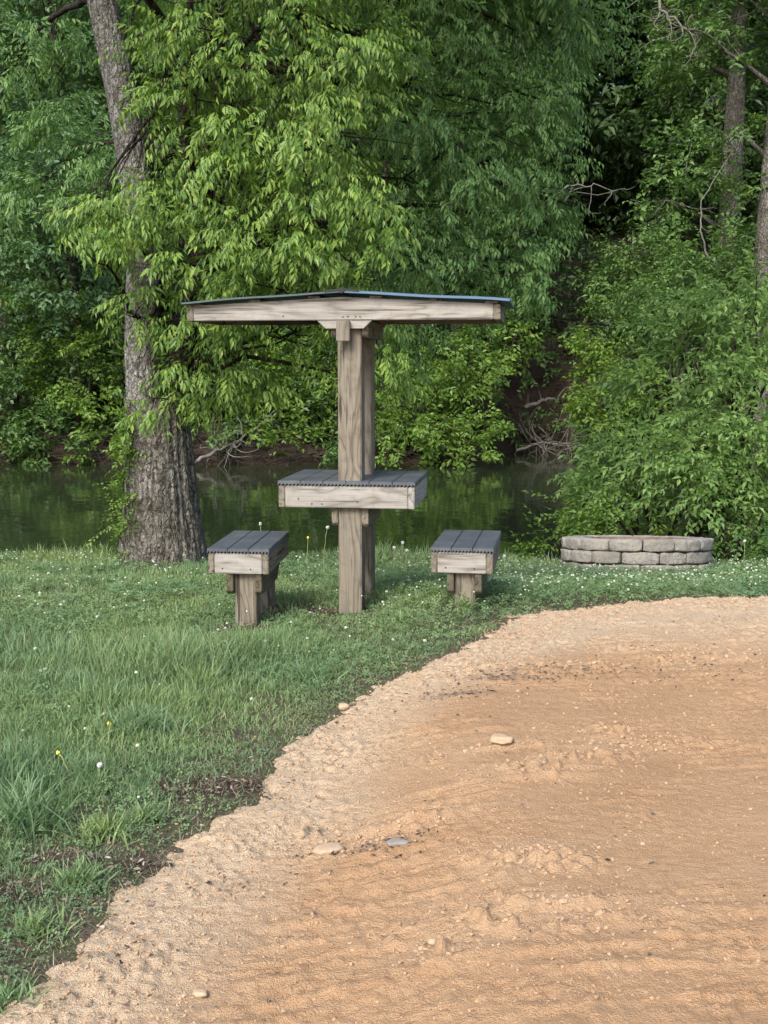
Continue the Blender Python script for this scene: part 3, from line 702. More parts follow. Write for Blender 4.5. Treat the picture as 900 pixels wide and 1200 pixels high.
# --- the big near tree
M['leaf_near'] = leaf_mat('bright spring hickory leaves', [(0, (.072, .145, .030)), (.4, (.125, .22, .040)), (.8, (.19, .29, .052)), (1, (.26, .35, .075))], .38)
M['leaf_mid'] = leaf_mat('mid green hickory leaves', [(0, (.080, .165, .048)), (.5, (.125, .235, .068)), (1, (.19, .305, .095))], .34)
def big_tree():
    rng = np.random.default_rng(21)
    base = P(192, 655, 9.85); zb = float(gz(base[0], base[1]))
    t = empty('tree', (base[0], base[1], zb)); tag(t, 'big near tree with thick furrowed grey trunk and drooping bright leaves over the picnic table', 'tree')
    W = lambda px, py, D=9.85: P(px, py, D)-np.array([base[0], base[1], zb])
    b0 = W(192, 655); b0[2] = -.25
    pts = [b0, W(191, 640), W(189, 590), W(187, 540), W(185, 500), W(182, 465)]
    s = 9.85/F
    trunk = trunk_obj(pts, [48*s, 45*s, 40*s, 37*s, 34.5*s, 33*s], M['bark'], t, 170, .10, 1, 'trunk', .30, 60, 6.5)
    # two stems above the fork
    L = [W(172, 482), W(168, 440), W(166, 380), W(167, 300), W(160, 220), W(148, 140), W(134, 70), W(119, 0), W(105, -80), W(90, -170)]
    trunk_obj(L, [21*s, 19.5*s, 18*s, 17.5*s, 17*s, 16.5*s, 16*s, 15*s, 13*s, 10*s], M['bark_pale'], t, 80, .10, 2, 'limb', 0, 24, 4.0)
    Rr = [W(205, 490, 9.95), W(208, 440, 10), W(216, 380, 10.1), W(232, 290, 10.2), W(243, 190, 10.3), W(246, 100, 10.3), W(250, 0, 10.4), W(262, -120, 10.4)]
    trunk_obj(Rr, [17*s, 15.5*s, 13*s, 11*s, 9.5*s, 8*s, 7*s, 5*s], M['bark_dark'], t, 30, .06, 3, 'limb', 0, 10)
    A = [(300, 40, 9.1, 95, 75), (215, 70, 9.3, 45, 50), (385, 60, 9.2, 85, 80), (230, 130, 9.0, 75, 55), (330, 140, 9.0, 90, 70), (420, 150, 9.4, 60, 80), (270, 205, 8.9, 90, 50), (200, 235, 8.9, 60, 45),
         (150, 245, 9.0, 55, 38), (370, 225, 9.0, 90, 65), (300, 275, 8.9, 95, 50), (225, 300, 9.0, 55, 40), (410, 300, 9.2, 65, 55), (340, 325, 9.0, 90, 45), (235, 365, 9.2, 55, 38), (262, 410, 9.3, 42, 34), (335, 390, 9.3, 48, 36),
         (395, 375, 9.3, 50, 60), (230, 440, 9.4, 45, 32), (200, 470, 9.35, 26, 20), (120, 290, 9.0, 26, 30), (440, 380, 9.4, 28, 55), (447, 440, 9.4, 20, 45), (160, 360, 9.2, 22, 30), (110, 255, 9.2, 30, 25), (300, 445, 9.5, 28, 18),
         (270, -50, 9.2, 110, 60), (400, -60, 9.3, 100, 60), (180, -40, 9.9, 60, 50)]
    B = [(480, 40, 10.6, 75, 80), (560, 40, 11, 75, 75), (635, 40, 11.3, 65, 45), (690, 35, 11.4, 38, 24), (460, 130, 10.4, 70, 70), (545, 130, 10.8, 85, 75), (610, 120, 11.2, 60, 60), (500, 215, 10.6, 85, 65), (585, 205, 11, 80, 65),
         (640, 200, 11.3, 38, 40), (470, 295, 10.6, 70, 50), (555, 285, 11, 85, 55), (620, 270, 11.2, 50, 35), (500, 345, 10.8, 70, 38), (580, 335, 11, 55, 32), (470, 390, 10.6, 26, 34), (620, 330, 11.3, 22, 16),
         (480, -50, 10.6, 110, 60), (600, -50, 11, 110, 60), (660, 130, 11.4, 20, 22), (670, 235, 11.3, 20, 14)]
    Cc = [(60, 190, 12.5, 55, 60), (110, 150, 12, 50, 50), (100, 230, 12, 60, 45), (40, 240, 12.6, 40, 35), (60, 20, 11.5, 70, 40), (20, 70, 12, 45, 35), (140, 200, 11.5, 30, 45)]
    def conv(lst, deep):
        out = []
        for px, py, D, rx, ry in lst:
            k = D/F; c = W(px, py, D); out.append((c, rx*k*1.0, deep, ry*k*1.0))
        return out
    cA, cB, cC = conv(A, .55), conv(B, .7), conv(Cc, .5)
    # foliage also behind the trunk and round its far side, so the crown is whole
    back = [(np.array([rng.uniform(-3.2, 3.2), rng.uniform(.3, 3.2), rng.uniform(4.2, 8.0)]), .9, .9, .6) for _ in range(13)]
    top = [(np.array([rng.uniform(-2.6, 3.4), rng.uniform(-1.8, 1.5), rng.uniform(5.3, 8.4)]), .85, .85, .55) for _ in range(22)]
    for nm, cl, per, mt, sc in (('crown', cA, 175, 'leaf_near', .75), ('crown', cB, 205, 'leaf_mid', .70), ('crown', cC, 120, 'leaf_mid', .85), ('crown', back+top, 90, 'leaf_mid', 1.0)):
        p, d = cluster_points(cl, per, rng, .45)
        # leave the trunk's face clear where the photograph shows bark
        q_ = p+np.array([base[0], base[1], zb]); D_ = q_[:, 1]
        px = 450+F*q_[:, 0]/D_
        d[:, 1] -= .25
        link(nm, foliage_mesh(nm, p, d, sc, 'pinnate', rng, .3), M[mt], t)
    lm = MB()
    ra = [np.asarray(v) for v in L[2:]]; rb = [np.asarray(v) for v in Rr[1:]]
    for k, (c, rx, ry, rz) in enumerate(cA+cB+cC+top[:8]):
        src = min(ra+rb, key=lambda v: np.linalg.norm(v-(c+np.array([0, 0, -.5])))) if k % 3 else rb[min(len(rb)-1, 2+k % 5)]
        cv = curve(src, c+np.array([0, 0, -.05]), .06, rng, 12, .05); Ln = np.linalg.norm(c-src)
        lm.tube(cv, np.linspace(.010+.011*Ln, .006, 12), 6)
        for _ in range(5):
            e = c+rng.normal(0, 1, 3)*np.array([rx, ry, rz])*.6; lm.tube(curve(cv[rng.integers(6, 12)], e, -.05, rng, 6, .06), np.linspace(.007, .002, 6), 4)
    lm.build('branch', M['bark_dark'], t)
    return t, base, zb
BT, BT_base, BT_z = big_tree()

# --- generic trees beyond the pond
LM = {}
def lmat(key, *stops, **kw):
    LM[key] = leaf_mat(key, list(stops), **kw); return LM[key]
lmat('shade-dark canopy leaves', (0, (.022, .050, .016)), (.5, (.040, .082, .024)), (1, (.068, .12, .036)))  # forest shade is put into this leaf colour
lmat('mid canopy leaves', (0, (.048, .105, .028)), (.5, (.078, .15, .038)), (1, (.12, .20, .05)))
lmat('fresh maple leaves', (0, (.075, .145, .025)), (.5, (.115, .20, .032)), (1, (.17, .26, .045)))
lmat('blue green leaves', (0, (.06, .13, .058)), (.5, (.09, .175, .075)), (1, (.14, .23, .10)))
lmat('grey green willow leaves', (0, (.11, .195, .06)), (.5, (.165, .275, .08)), (1, (.24, .36, .115)), trans=.4)
lmat('olive leaves', (0, (.065, .135, .036)), (.5, (.10, .18, .048)), (1, (.15, .24, .066)))
def forest_tree(px, D, label, h, r, zc0, mat, n=9, kind='far', per=58, sc=1.15, rad=.16, lean=0, extra=(), skip=None, bark='bark_far', group=None, name='tree', seed=0):
    """zc0: crown's lowest height above ground; extra: further clusters given as (px, py, D, rx_px, ry_px)"""
    rng = np.random.default_rng(abs(int(px*13+D*7))+seed)
    x = (px-450)*D/F; z = float(gz(x, D)); t = empty(name, (x, D, z)); tag(t, label, 'tree', group)
    o = np.array([x, D, z])
    pts = [(0, 0, -.5), (lean*.1, 0, h*.25), (lean*.4, rng.uniform(-.2, .2), h*.55), (lean*.8, rng.uniform(-.3, .3), h*.8), (lean, 0, h*.98)]
    trunk_obj(pts, [rad*1.15, rad, rad*.8, rad*.5, rad*.15], M[bark], t, 14, .08, seed % 7, 'trunk', .15, 5)
    cl = []
    for k in range(n):
        f = (k+.5)/n; zz = zc0+(h-zc0)*f; w = r*(math.sin(math.pi*min(1, .22+f*.75))**.7)
        a = k*2.399+rng.uniform(-.4, .4); q_ = rng.uniform(.35, .8)*w
        cl.append((np.array([lean*f+q_*math.cos(a), q_*math.sin(a), zz]), w*rng.uniform(.45, .65), w*rng.uniform(.45, .65), (h-zc0)/n*rng.uniform(.9, 1.5)))
    for (ex, ey, eD, erx, ery) in extra:
        k = eD/F; cl.append((P(ex, ey, eD)-o, erx*k, .8*(erx+ery)/2*k, ery*k))
    p, d = cluster_points(cl, per, rng, .4)
    link('crown', foliage_mesh('crown', p, d, sc, kind, rng, .3), LM[mat], t)
    for c, rx, ry, rz in cl:
        lm = MB(); s = np.array([lean*.5, 0, min(max(c[2]-.4*r, h*.2), h*.85)]); cv = curve(s, c, .05, rng, 8, .05); lm.tube(cv, np.linspace(rad*.35, .012, 8), 5)
        for _ in range(4):
            lm.tube(curve(cv[rng.integers(4, 8)], c+rng.normal(0, 1, 3)*np.array([rx, ry, rz])*.6, .0, rng, 5, .08), np.linspace(.016, .005, 5), 4)
        lm.build('branch', M[bark], t)
    return t
def shrub(px, D, label, cl, mat, kind='far', per=75, sc=1.05, stems=7, cat='shrub', bark='bark_far', name='shrub', group=None, fill=.4):
    """cl: lobes as (px, py, D, rx_px, ry_px)"""
    rng = np.random.default_rng(int(px*11+D*5)); x = (px-450)*D/F; z = float(gz(x, D)); t = empty(name, (x, D, z)); tag(t, label, cat, group)
    o = np.array([x, D, z]); cc = []
    for (ex, ey, eD, erx, ery) in cl:
        k = eD/F; cc.append((P(ex, ey, eD)-o, erx*k, .85*(erx+ery)/2*k, ery*k))
    p, d = cluster_points(cc, per, rng, fill); ok = p[:, 2]+o[2] > WATER_Z+.03
    link('foliage', foliage_mesh('foliage', p[ok], d[ok], sc, kind, rng, .4), LM[mat], t)
    st = MB()
    for k in range(stems):
        c, rx, ry, rz = cc[k % len(cc)]
        cv = curve((rng.uniform(-.25, .25), rng.uniform(-.2, .2), -.15), c+rng.normal(0, .3, 3)*np.array([rx, ry, rz]), .05, rng, 9, .05); st.tube(cv, np.linspace(.035, .008, 9)*(D/20+.4), 5)
    st.build('stem', M[bark], t); return t
G1, G2 = 'trees along the far bank', 'shrubs along the far bank'
# first row on the far bank
forest_tree(15, 29, 'tall mid green tree filling the picture corner behind the pond, farthest from the fire pit', 12.5, 2.6, 1.2, 'mid canopy leaves', 12, rad=.17, group=G1)
forest_tree(95, 28, 'blue green leaning tree beyond the pond, just beside the big trunk', 11.5, 2.3, 1.4, 'blue green leaves', 11, lean=-.5, rad=.13, group=G1, extra=[(60, 200, 25, 60, 60), (105, 165, 25, 50, 45), (95, 250, 25, 65, 40), (45, 265, 25, 40, 30)])
forest_tree(185, 31, 'dark tree beyond the pond hidden behind the big furrowed trunk', 12.5, 2.7, 1.2, 'shade-dark canopy leaves', 11, rad=.2, group=G1)
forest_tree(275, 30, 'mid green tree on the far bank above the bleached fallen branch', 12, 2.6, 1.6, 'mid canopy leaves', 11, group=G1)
forest_tree(360, 31, 'dark leafy tree on the far bank behind the roof\'s nearer half', 12.5, 2.6, 1.3, 'shade-dark canopy leaves', 11, group=G1)
forest_tree(450, 30, 'fresh green tree on the far bank directly behind the table posts', 12, 2.5, 1.3, 'mid canopy leaves', 11, group=G1)
forest_tree(535, 30, 'dense tree on the far bank at the edge of the brown bare slope', 12, 2.2, 1.6, 'mid canopy leaves', 11, group=G1)
forest_tree(605, 35, 'slim dark tree rising behind the brown bare slope', 13, 1.6, 3.6, 'shade-dark canopy leaves', 8, group=G1)
forest_tree(735, 33, 'light leafy tree at the far end of the brown slope, below the dark gap', 3.4, 1.5, .5, 'olive leaves', 9, rad=.1, group=G1, extra=[(730, 335, 32, 50, 25), (770, 300, 31, 45, 28), (668, 385, 31.5, 34, 16), (640, 405, 31.5, 30, 12)])
forest_tree(845, 28, 'vine-wrapped tree with pale visible trunk behind the willow shrubs', 13, 1.6, 8.5, 'olive leaves', 5, rad=.27, group=G1, extra=[(780, 235, 27, 42, 30), (805, 190, 27, 35, 40), (885, 230, 27, 32, 40), (850, 330, 27, 60, 30), (800, 60, 28, 40, 50), (830, 110, 28.5, 35, 40), (845, 60, 29, 40, 40)], bark='bark')
forest_tree(884, 26.5, 'tree with straight grey bark trunk at the picture\'s edge above the willow shrubs', 14, 1.9, 9.3, 'mid canopy leaves', 7, rad=.25, group=G1, bark='bark', lean=.4, extra=[(850, 60, 26.2, 22, 35), (905, 150, 26.2, 22, 30), (860, 150, 26.4, 24, 22)])
# shrubs at the far waterline
shrub(20, 27.2, 'low dark shrub overhanging the water at the picture\'s edge', [(15, 480, 27, 55, 45), (60, 505, 26.5, 45, 25), (10, 420, 27.5, 45, 40), (60, 525, 25.9, 40, 12), (10, 525, 26, 40, 14)], 'mid canopy leaves', group=G2)
shrub(110, 27.2, 'bright shrub on the far waterline just left of the big trunk', [(90, 430, 27, 50, 45), (125, 480, 26.6, 40, 35), (70, 370, 27.5, 55, 45), (135, 400, 27, 35, 40), (115, 522, 25.9, 30, 13)], 'fresh maple leaves', group=G2)
shrub(215, 28, 'shadowy shrub at the water behind the big trunk', [(210, 430, 27.5, 50, 50), (235, 370, 28, 50, 40), (250, 450, 28, 35, 25), (248, 512, 26.2, 22, 14), (205, 520, 26, 30, 16), (285, 500, 26.6, 24, 16)], 'mid canopy leaves', group=G2)
shrub(320, 27.2, 'round green shrub on the far bank beside the bleached fallen branch', [(320, 470, 27.5, 40, 40), (350, 440, 27.5, 40, 40), (310, 420, 28, 40, 40), (360, 500, 26.8, 30, 25), (335, 518, 26, 24, 16), (300, 505, 26.3, 20, 14)], 'fresh maple leaves', group=G2)
shrub(400, 27, 'shrub on the far bank seen through the gap below the roof beside the posts', [(395, 480, 27, 35, 45), (380, 430, 27.5, 35, 40), (415, 510, 26.5, 25, 25), (385, 525, 25.9, 25, 14)], 'mid canopy leaves', group=G2)
shrub(480, 26.5, 'bright maple shrub drooping to the water right beside the table posts', [(480, 470, 26.5, 45, 40), (465, 510, 25.8, 40, 28), (510, 500, 25.8, 45, 30), (540, 525, 25.2, 40, 18), (505, 440, 26.5, 50, 35), (560, 500, 25.8, 28, 25)], 'fresh maple leaves', per=85, group=G2)
shrub(560, 28, 'fresh green shrub against the foot of the brown bare slope', [(555, 430, 27.5, 42, 35), (575, 400, 28, 40, 28), (545, 470, 27, 30, 25), (600, 390, 29, 30, 18)], 'fresh maple leaves', group=G2)
shrub(625, 30.5, 'small sparse shrub growing low on the brown bare slope', [(612, 505, 29.8, 22, 16), (595, 470, 30, 16, 24), (645, 490, 30.3, 24, 12), (668, 505, 29.6, 16, 14), (625, 440, 31, 22, 12)], 'mid canopy leaves', per=34, group=G2)
shrub(722, 27.5, 'light green maple shrub between the brown slope and the willow shrubs', [(720, 470, 27, 45, 35), (740, 430, 27.5, 48, 35), (700, 490, 26.5, 30, 25), (690, 420, 28, 35, 20), (755, 480, 27, 30, 30), (700, 455, 27, 30, 25)], 'fresh maple leaves', per=85, group=G2)
shrub(790, 27, 'tall leafy shrub behind the willow, below the vine-wrapped trunk', [(800, 330, 27, 60, 40), (770, 370, 27, 40, 40), (850, 320, 26.5, 55, 45), (740, 350, 28, 45, 28), (890, 360, 26, 40, 50)], 'olive leaves', group=G2)
# second and third rows: dark wood behind
rows = [(-30, 38), (55, 40), (140, 37), (230, 41), (310, 38), (400, 40), (485, 38), (560, 42), (640, 47), (700, 52), (770, 46), (850, 40), (930, 37)]
desc = ['at the picture\'s outer edge behind the leaning tree', 'above the leaning blue green tree', 'seen through leaves near the big trunk', 'right behind the bright hanging crown', 'behind the roof\'s nearer slope', 'behind the table posts', 'behind the far hanging crown',
        'behind the slim dark tree', 'just inside the dark gap', 'deep in the middle of the dark gap', 'where the dark gap ends by the vine-wrapped tree', 'behind the vine-wrapped trunk', 'behind the grey straight trunk']
for k, (px, D) in enumerate(rows):
    forest_tree(px, D, 'dark background forest tree '+desc[k], (13.5 if k not in (8, 9, 10) else 17), 3.4, 2.6 if k not in (8, 9, 10) else 7.0, 'shade-dark canopy leaves', 11, per=26, sc=1.9, rad=.2, group='dark wood behind the far bank trees', bark='bark_dark', seed=k)  # the wood's inner shade comes with the leaf colour
def far_wood():
    rng = np.random.default_rng(5); cl = []
    for y in (46, 52, 58, 66, 75):
        for x in np.arange(-34, 35, 4.2):
            zz = float(gz(x, y))
            for k in range(3): cl.append((np.array([x+rng.uniform(-1.5, 1.5), y+rng.uniform(-2, 2), zz+rng.uniform(1.5, 11)]), 3.2, 2.5, 2.4))
    p, d = cluster_points(cl, 8, rng, .3)
    o = link('far_woodland', foliage_mesh('far_woodland', p, d, 2.9, 'far', rng, .5), LM['shade-dark canopy leaves']); tag(o, kind='stuff')
far_wood()
def understory():
    rng = np.random.default_rng(6); N = 26000; y = 26+24*rng.uniform(0, 1, N)**1.2; x = rng.uniform(-.62, .62, N)*y
    dy = y-shore_far(x); bare = .8*np.exp(-((x-3.9)/1.9)**2)*ss(5.5, 3.0, dy)
    ok = (dy > .4) & (rng.uniform(0, 1, N) > bare*1.2) & (fbm(x*.5, y*.5, 0, 120, 3) > .36); x, y = x[ok], y[ok]; n = len(x)
    p = np.stack([x, y, gz(x, y)+rng.uniform(.05, 1, n)**1.6*2.2*(.4+vn(x*.6, y*.6, 0, 121))], 1); d = rng.normal(0, .7, (n, 3))*np.array([1, 1, .4])
    tag(link('undergrowth', foliage_mesh('undergrowth', p, d, 1.4, 'far', rng, .4), LM['shade-dark canopy leaves']), kind='stuff')  # dark leaf colour stands in for shade the crowns above don't cast
understory()

# --- willow shrubs on the near bank
GW = 'willow shrubs behind the fire pit'
shrub(850, 12.8, 'upper grey green willow shrub at the picture\'s edge, rising tallest behind the fire pit', [(850, 380, 12.8, 75, 50), (880, 330, 12.6, 45, 40), (810, 420, 12.6, 60, 40), (880, 440, 12.2, 70, 50), (780, 450, 12.8, 40, 30), (850, 480, 12.4, 70, 40), (900, 390, 13, 60, 60), (940, 450, 12.6, 70, 80)], 'grey green willow leaves', 'lance', 105, 1.12, 12, bark='bark_dark', group=GW)
shrub(770, 12.2, 'broad spreading willow shrub arching behind the fire pit', [(775, 540, 12, 80, 42), (722, 548, 12.2, 42, 32), (840, 540, 11.8, 70, 50), (735, 592, 11.8, 48, 36), (800, 590, 11.8, 80, 30), (870, 590, 11.6, 55, 50), (745, 512, 12.4, 50, 22), (900, 540, 11.8, 60, 60)], 'grey green willow leaves', 'lance', 150, 1.05, 14, bark='bark_dark', group=GW)
shrub(655, 11.4, 'low broadleaf shrub trailing over the water beside the fire pit', [(680, 612, 11.4, 36, 26), (655, 632, 11.2, 28, 16), (622, 642, 11.2, 18, 10), (705, 620, 11.3, 40, 22), (690, 578, 11.6, 26, 22), (672, 596, 11.5, 20, 18), (740, 612, 11.4, 40, 22)], 'fresh maple leaves', 'spray', 130, .72, 9, bark='bark_dark', group=GW)
shrub(870, 11.2, 'leafy low shrub just behind the fire pit at the picture\'s edge', [(865, 610, 11.2, 45, 28), (900, 600, 11, 40, 45), (840, 630, 11.3, 30, 14), (880, 640, 11, 40, 18)], 'mid canopy leaves', 'spray', 130, .72, 8, bark='bark_dark', group=GW)

# --- vine and weeds on the big trunk
def vine():
    rng = np.random.default_rng(31); t = empty('climbing_vine', (BT_base[0], BT_base[1], BT_z)); tag(t, 'bright green vine climbing the edge of the big furrowed trunk', 'vine')
    o = np.array([BT_base[0], BT_base[1], BT_z]); lm = MB(); ps = []
    path = np.array([P(x, y, 9.62)-o for x, y in [(158, 660), (140, 630), (147, 600), (144, 570), (149, 535), (151, 505), (152, 480)]])
    lm.tube(path, .005, 6); lm.build('vine_stem', M['brush'], t)
    for k in range(160):
        f = rng.uniform(0, len(path)-1.01); i = int(f); q_ = path[i]+(path[i+1]-path[i])*(f-i); ps.append(q_+rng.normal(0, 1, 3)*np.array([.03 if f > 2.5 else .08, .05, .05]))
    p = np.array(ps); d = rng.normal(0, .6, p.shape)+np.array([-.3, -.6, -.3])
    link('foliage', foliage_mesh('foliage', p, d, .45, 'spray', rng, .6), LM['fresh maple leaves'], t)
vine()

# --- dead wood
def dead_branch(label, anchor, main, n, spread, rng_seed, mat='deadwood', r0=.05, name='dead_branch', curl=.5):
    rng = np.random.default_rng(rng_seed); t = np.asarray(anchor); lm = MB(); main = [np.asarray(m)-t for m in main]
    m = np.array(main); tt = np.linspace(0, len(m)-1, 16); i = np.clip(tt.astype(int), 0, len(m)-2); cv = m[i]+(m[i+1]-m[i])*(tt-i)[:, None]
    cv[1:-1] += rng.normal(0, .02, (14, 3)); lm.tube(cv, np.linspace(r0, r0*.3, 16), 8)
    for k in range(n):
        s = cv[rng.integers(4, 16)]; pts = [s]; d = rng.normal(0, 1, 3)*np.array([1, .6, .6])+np.array([0, 0, -.5]); d /= np.linalg.norm(d); ax = rng.normal(0, 1, 3)
        for _ in range(9):
            d = d+curl*np.cross(ax, d)*.35+rng.normal(0, .18, 3); d /= np.linalg.norm(d); pts.append(pts[-1]+d*spread*rng.uniform(.07, .16))
        lm.tube(pts, np.linspace(r0*.38, r0*.13, 10), 5)
    o = lm.build(name, M[mat]); o.location = t; tag(o, label, 'dead branch'); return o
dead_branch('bleached fallen branch with curled twigs dipping into the pond behind the big trunk', P(262, 530, 25.6), [P(231, 541, 25.2), P(258, 526, 25.6), P(277, 518, 26), P(300, 500, 26.4)], 20, 1.1, 4, r0=.045)
dead_branch('bleached dead branch hanging with curled twigs high over the dark gap', P(775, 20, 26), [P(770, -40, 27), P(774, 12, 26.5), P(800, 30, 26.3), P(822, 44, 26.3)], 22, .95, 9, r0=.04, curl=.9)
dead_branch('second pale twig tangle hanging under the far edge of the hanging crown', P(675, 30, 13), [P(690, -10, 13), P(678, 22, 13), P(664, 44, 13), P(672, 60, 13)], 12, .4, 12, r0=.010, curl=.9)
dead_branch('long pale dead log lying across the brown bare slope', P(640, 470, 30.5), [P(616, 478, 30.6), P(640, 468, 30.7), P(680, 466, 31)], 2, .8, 15, r0=.07)
dead_branch('thin pale dead limb reaching out below the dark gap', P(680, 220, 22), [P(640, 236, 22), P(668, 218, 22), P(690, 216, 22), P(725, 222, 22)], 6, 1.0, 17, r0=.022, curl=.2)
dead_branch('forked grey dead sapling leaning beside the vine-wrapped trunk', P(825, 290, 25.5), [P(832, 306, 25.2), P(820, 272, 25.2), P(822, 235, 25.4), P(858, 178, 26.2)], 4, .6, 19, r0=.022, curl=.1)
dead_branch('tangle of grey driftwood twigs at the water below the brown bare slope', P(640, 520, 28.8), [P(605, 528, 28.7), P(635, 518, 28.9), P(668, 522, 28.6), P(690, 512, 28.6)], 46, 1.3, 23, r0=.04, curl=.6)
def brush_pile():
    rng = np.random.default_rng(44); lm = MB()
    for k in range(900):
        x = rng.uniform(-9.5, 9.5); dy = rng.uniform(-.15, .8) if abs(x-3.8) > 2 else rng.uniform(-.2, 3.8); y = float(shore_far(x))+dy; z = float(gz(x, y))
        d = rng.normal(0, 1, 3)*np.array([1, .4, .35]); d /= np.linalg.norm(d); L = rng.uniform(.25, 1.0); a = np.array([x, y, max(z, WATER_Z)+rng.uniform(.02, .25)])
        lm.tube(curve(a-d*L/2, a+d*L/2, rng.uniform(-.1, .15), rng, 5, .08), np.linspace(.014, .005, 5), 4, False)
    o = lm.build('brushwood', M['brush']); tag(o, kind='stuff')
brush_pile()

# ------------------------------------------------------------------ lawn
def blades(x, y, h, w, lean, tint, rng, name, mat):
    n = len(x); z = gz(x, y)-.01; a = rng.uniform(0, 2*np.pi, n); b = rng.uniform(0, 2*np.pi, n)
    sx, sy = np.cos(a)*w*.5, np.sin(a)*w*.5; lx, ly = np.cos(b)*lean*h, np.sin(b)*lean*h
    hh = h*np.sqrt(np.maximum(.12, 1-np.minimum(lean, .93)**2))
    V = np.empty((n, 7, 3)); 
    for k, (t, ww) in enumerate(((0, .8), (.4, 1.0), (.75, .7))):
        for s_, j in ((1, 0), (-1, 1)):
            V[:, k*2+j, 0] = x+lx*t**1.8+s_*sx*ww; V[:, k*2+j, 1] = y+ly*t**1.8+s_*sy*ww; V[:, k*2+j, 2] = z+hh*(t-.18*t*t*lean)
    V[:, 6, 0] = x+lx; V[:, 6, 1] = y+ly; V[:, 6, 2] = z+hh*(1-.28*lean)
    base = (np.arange(n)*7)[:, None]
    Q = np.concatenate([base+np.array([0, 1, 3, 2]), base+np.array([2, 3, 5, 4])]); T = base+np.array([4, 5, 6])
    return link(name, raw_mesh(name, V.reshape(-1, 3), [Q, T], True, {'tint': np.repeat(tint, 7)}), mat)
FEET = [(-.79, 6.36), (-.19, 6.75)]
print('feet', [float(gz(*f)) for f in FEET], gz(.43, 6.3))
def lawn():
    rng = np.random.default_rng(8)
    N = 1150000
    y = 1.7+(11.0-1.7)*rng.uniform(0, 1, N)**1.15; x = lerp(-(2.2+y*.46), .9+y*.42, rng.uniform(0, 1, N))
    s = pad_s(x, y)+.09*(fbm(x*6, y*6, 0, 91, 3)-.5)
    dist = -s; sb = shore_near(x)-y
    clump = fbm(x*2.2, y*2.2, 0, 92, 3); tall = fbm(x*1.1+3, y*1.6, 0, 93, 3); tuft = vn(x*13, y*13, 0, 94)
    edge = lerp(.40, .16, ss(3.2, 5.0, y))
    dens = ss(-.05, edge, dist)*(.35+.65*ss(.3, .6, clump))*(1-.85*bare_mask(x, y))*(.55+.45*ss(.25, .6, tuft))
    # keep the benches' and table's post feet, and the pit, clear
    pit = np.hypot(x-2.25, y-10.05) < .63
    ok = (dist > -.07) & (sb > -.35) & (rng.uniform(0, 1, N) < dens*lerp(1.0, .62, ss(4, 8, y))) & ~pit
    x, y, dist, sb, tall, clump, tuft = (v[ok] for v in (x, y, dist, sb, tall, clump, tuft)); n = len(x)
    h = (.042+.075*ss(.1, .9, dist))*(.55+1.0*ss(.3, .7, tall))*(.7+.6*tuft)*rng.uniform(.55, 1.3, n)
    h *= lerp(.85, 1.25, ss(3, 4.6, y))*lerp(1, .45, ss(5.2, 6.1, y))*lerp(1, .8, ss(6.8, 8.5, y)*ss(-.2, 1, x)); h = np.where(sb < .45, h*1.9, h)
    for fx, fy in FEET: h = h*lerp(.2, 1, ss(.12, .5, np.hypot((x-fx)*1.3, y-fy+.12)))
    lean = np.clip(rng.normal(.5, .22, n), .05, .95)
    w_ = rng.uniform(.0028, .0052, n)*lerp(1.0, 1.35, ss(4, 9, y))
    # two grasses: blue green fescue in the middle, yellow green in patches
    tint = np.clip(.5+1.7*(fbm(x*.9+7, y*1.1, 0, 95, 3)-.5)+.6*(vn(x*4, y*4, 0, 96)-.5)-.25*ss(.4, 1.2, dist)*ss(6.4, 5.2, y)+rng.normal(0, .13, n), 0, 1)
    print('blades', n)
    tag(blades(x, y, h, w_, lean, tint, rng, 'lawn_grass', M['grass']), kind='stuff')
    # dry thatch lying between the green blades, thickest along the dirt and round the bare patches
    N = 170000; y = 2.0+(7.6-2.0)*rng.uniform(0, 1, N)**1.2; x = rng.uniform(-1, .55, N)*(.9+y*.42); dist = -pad_s(x, y)
    pr = .10+.75*ss(.75, .08, dist)*ss(6.6, 4.2, y)*(.35+.65*ss(.3, .6, vn(x*3.5, y*3.5, 0, 104)))+.6*bare_mask(x, y)
    ok = (dist > -.06) & (rng.uniform(0, 1, N) < pr*.75); x, y = x[ok], y[ok]; n = len(x); print('thatch', n)
    tag(blades(x, y, rng.uniform(.02, .075, n), rng.uniform(.0015, .0036, n), np.clip(rng.normal(.85, .12, n), .3, .97), rng.uniform(0, 1, n), rng, 'dry_thatch', M['thatch']), kind='stuff')
    # clover: three-leaf leaves in patches with white heads
    N = 260000; y = 2.0+(10.6-2.0)*rng.uniform(0, 1, N)**1.1; x = lerp(-(2.2+y*.46), .9+y*.42, rng.uniform(0, 1, N)); dist = -pad_s(x, y); sb = shore_near(x)-y
    cp = ss(.42, .6, fbm(x*1.3+1, y*1.3, 0, 97, 3)); cp = np.maximum(cp, .8*ss(-.9, .3, x)*ss(5.2, 6.2, y)); near = ss(.9, .1, dist)*ss(5, 3.5, y)
    ok = (dist > .03) & (sb > -.1) & (rng.uniform(0, 1, N) < np.maximum(cp*.8, near*.5)*(1-.95*bare_mask(x, y))*ss(0, .3, dist+.1)) & (np.hypot(x-2.25, y-10.05) > .64)
    x, y, dist = x[ok], y[ok], dist[ok]; n = len(x); print('clover', n)
    hf = np.ones(n)
    for fx, fy in FEET: hf = hf*lerp(.12, 1, ss(.12, .5, np.hypot((x-fx)*1.3, y-fy+.12)))
    z = gz(x, y)+rng.uniform(.008, .085, n)*hf*ss(.0, .5, dist+.1); L = rng.uniform(.006, .014, n)*lerp(.9, 1.6, ss(4, 8, y)); a = rng.uniform(0, 2*np.pi, n); tl = rng.normal(0, .35, (n, 2))
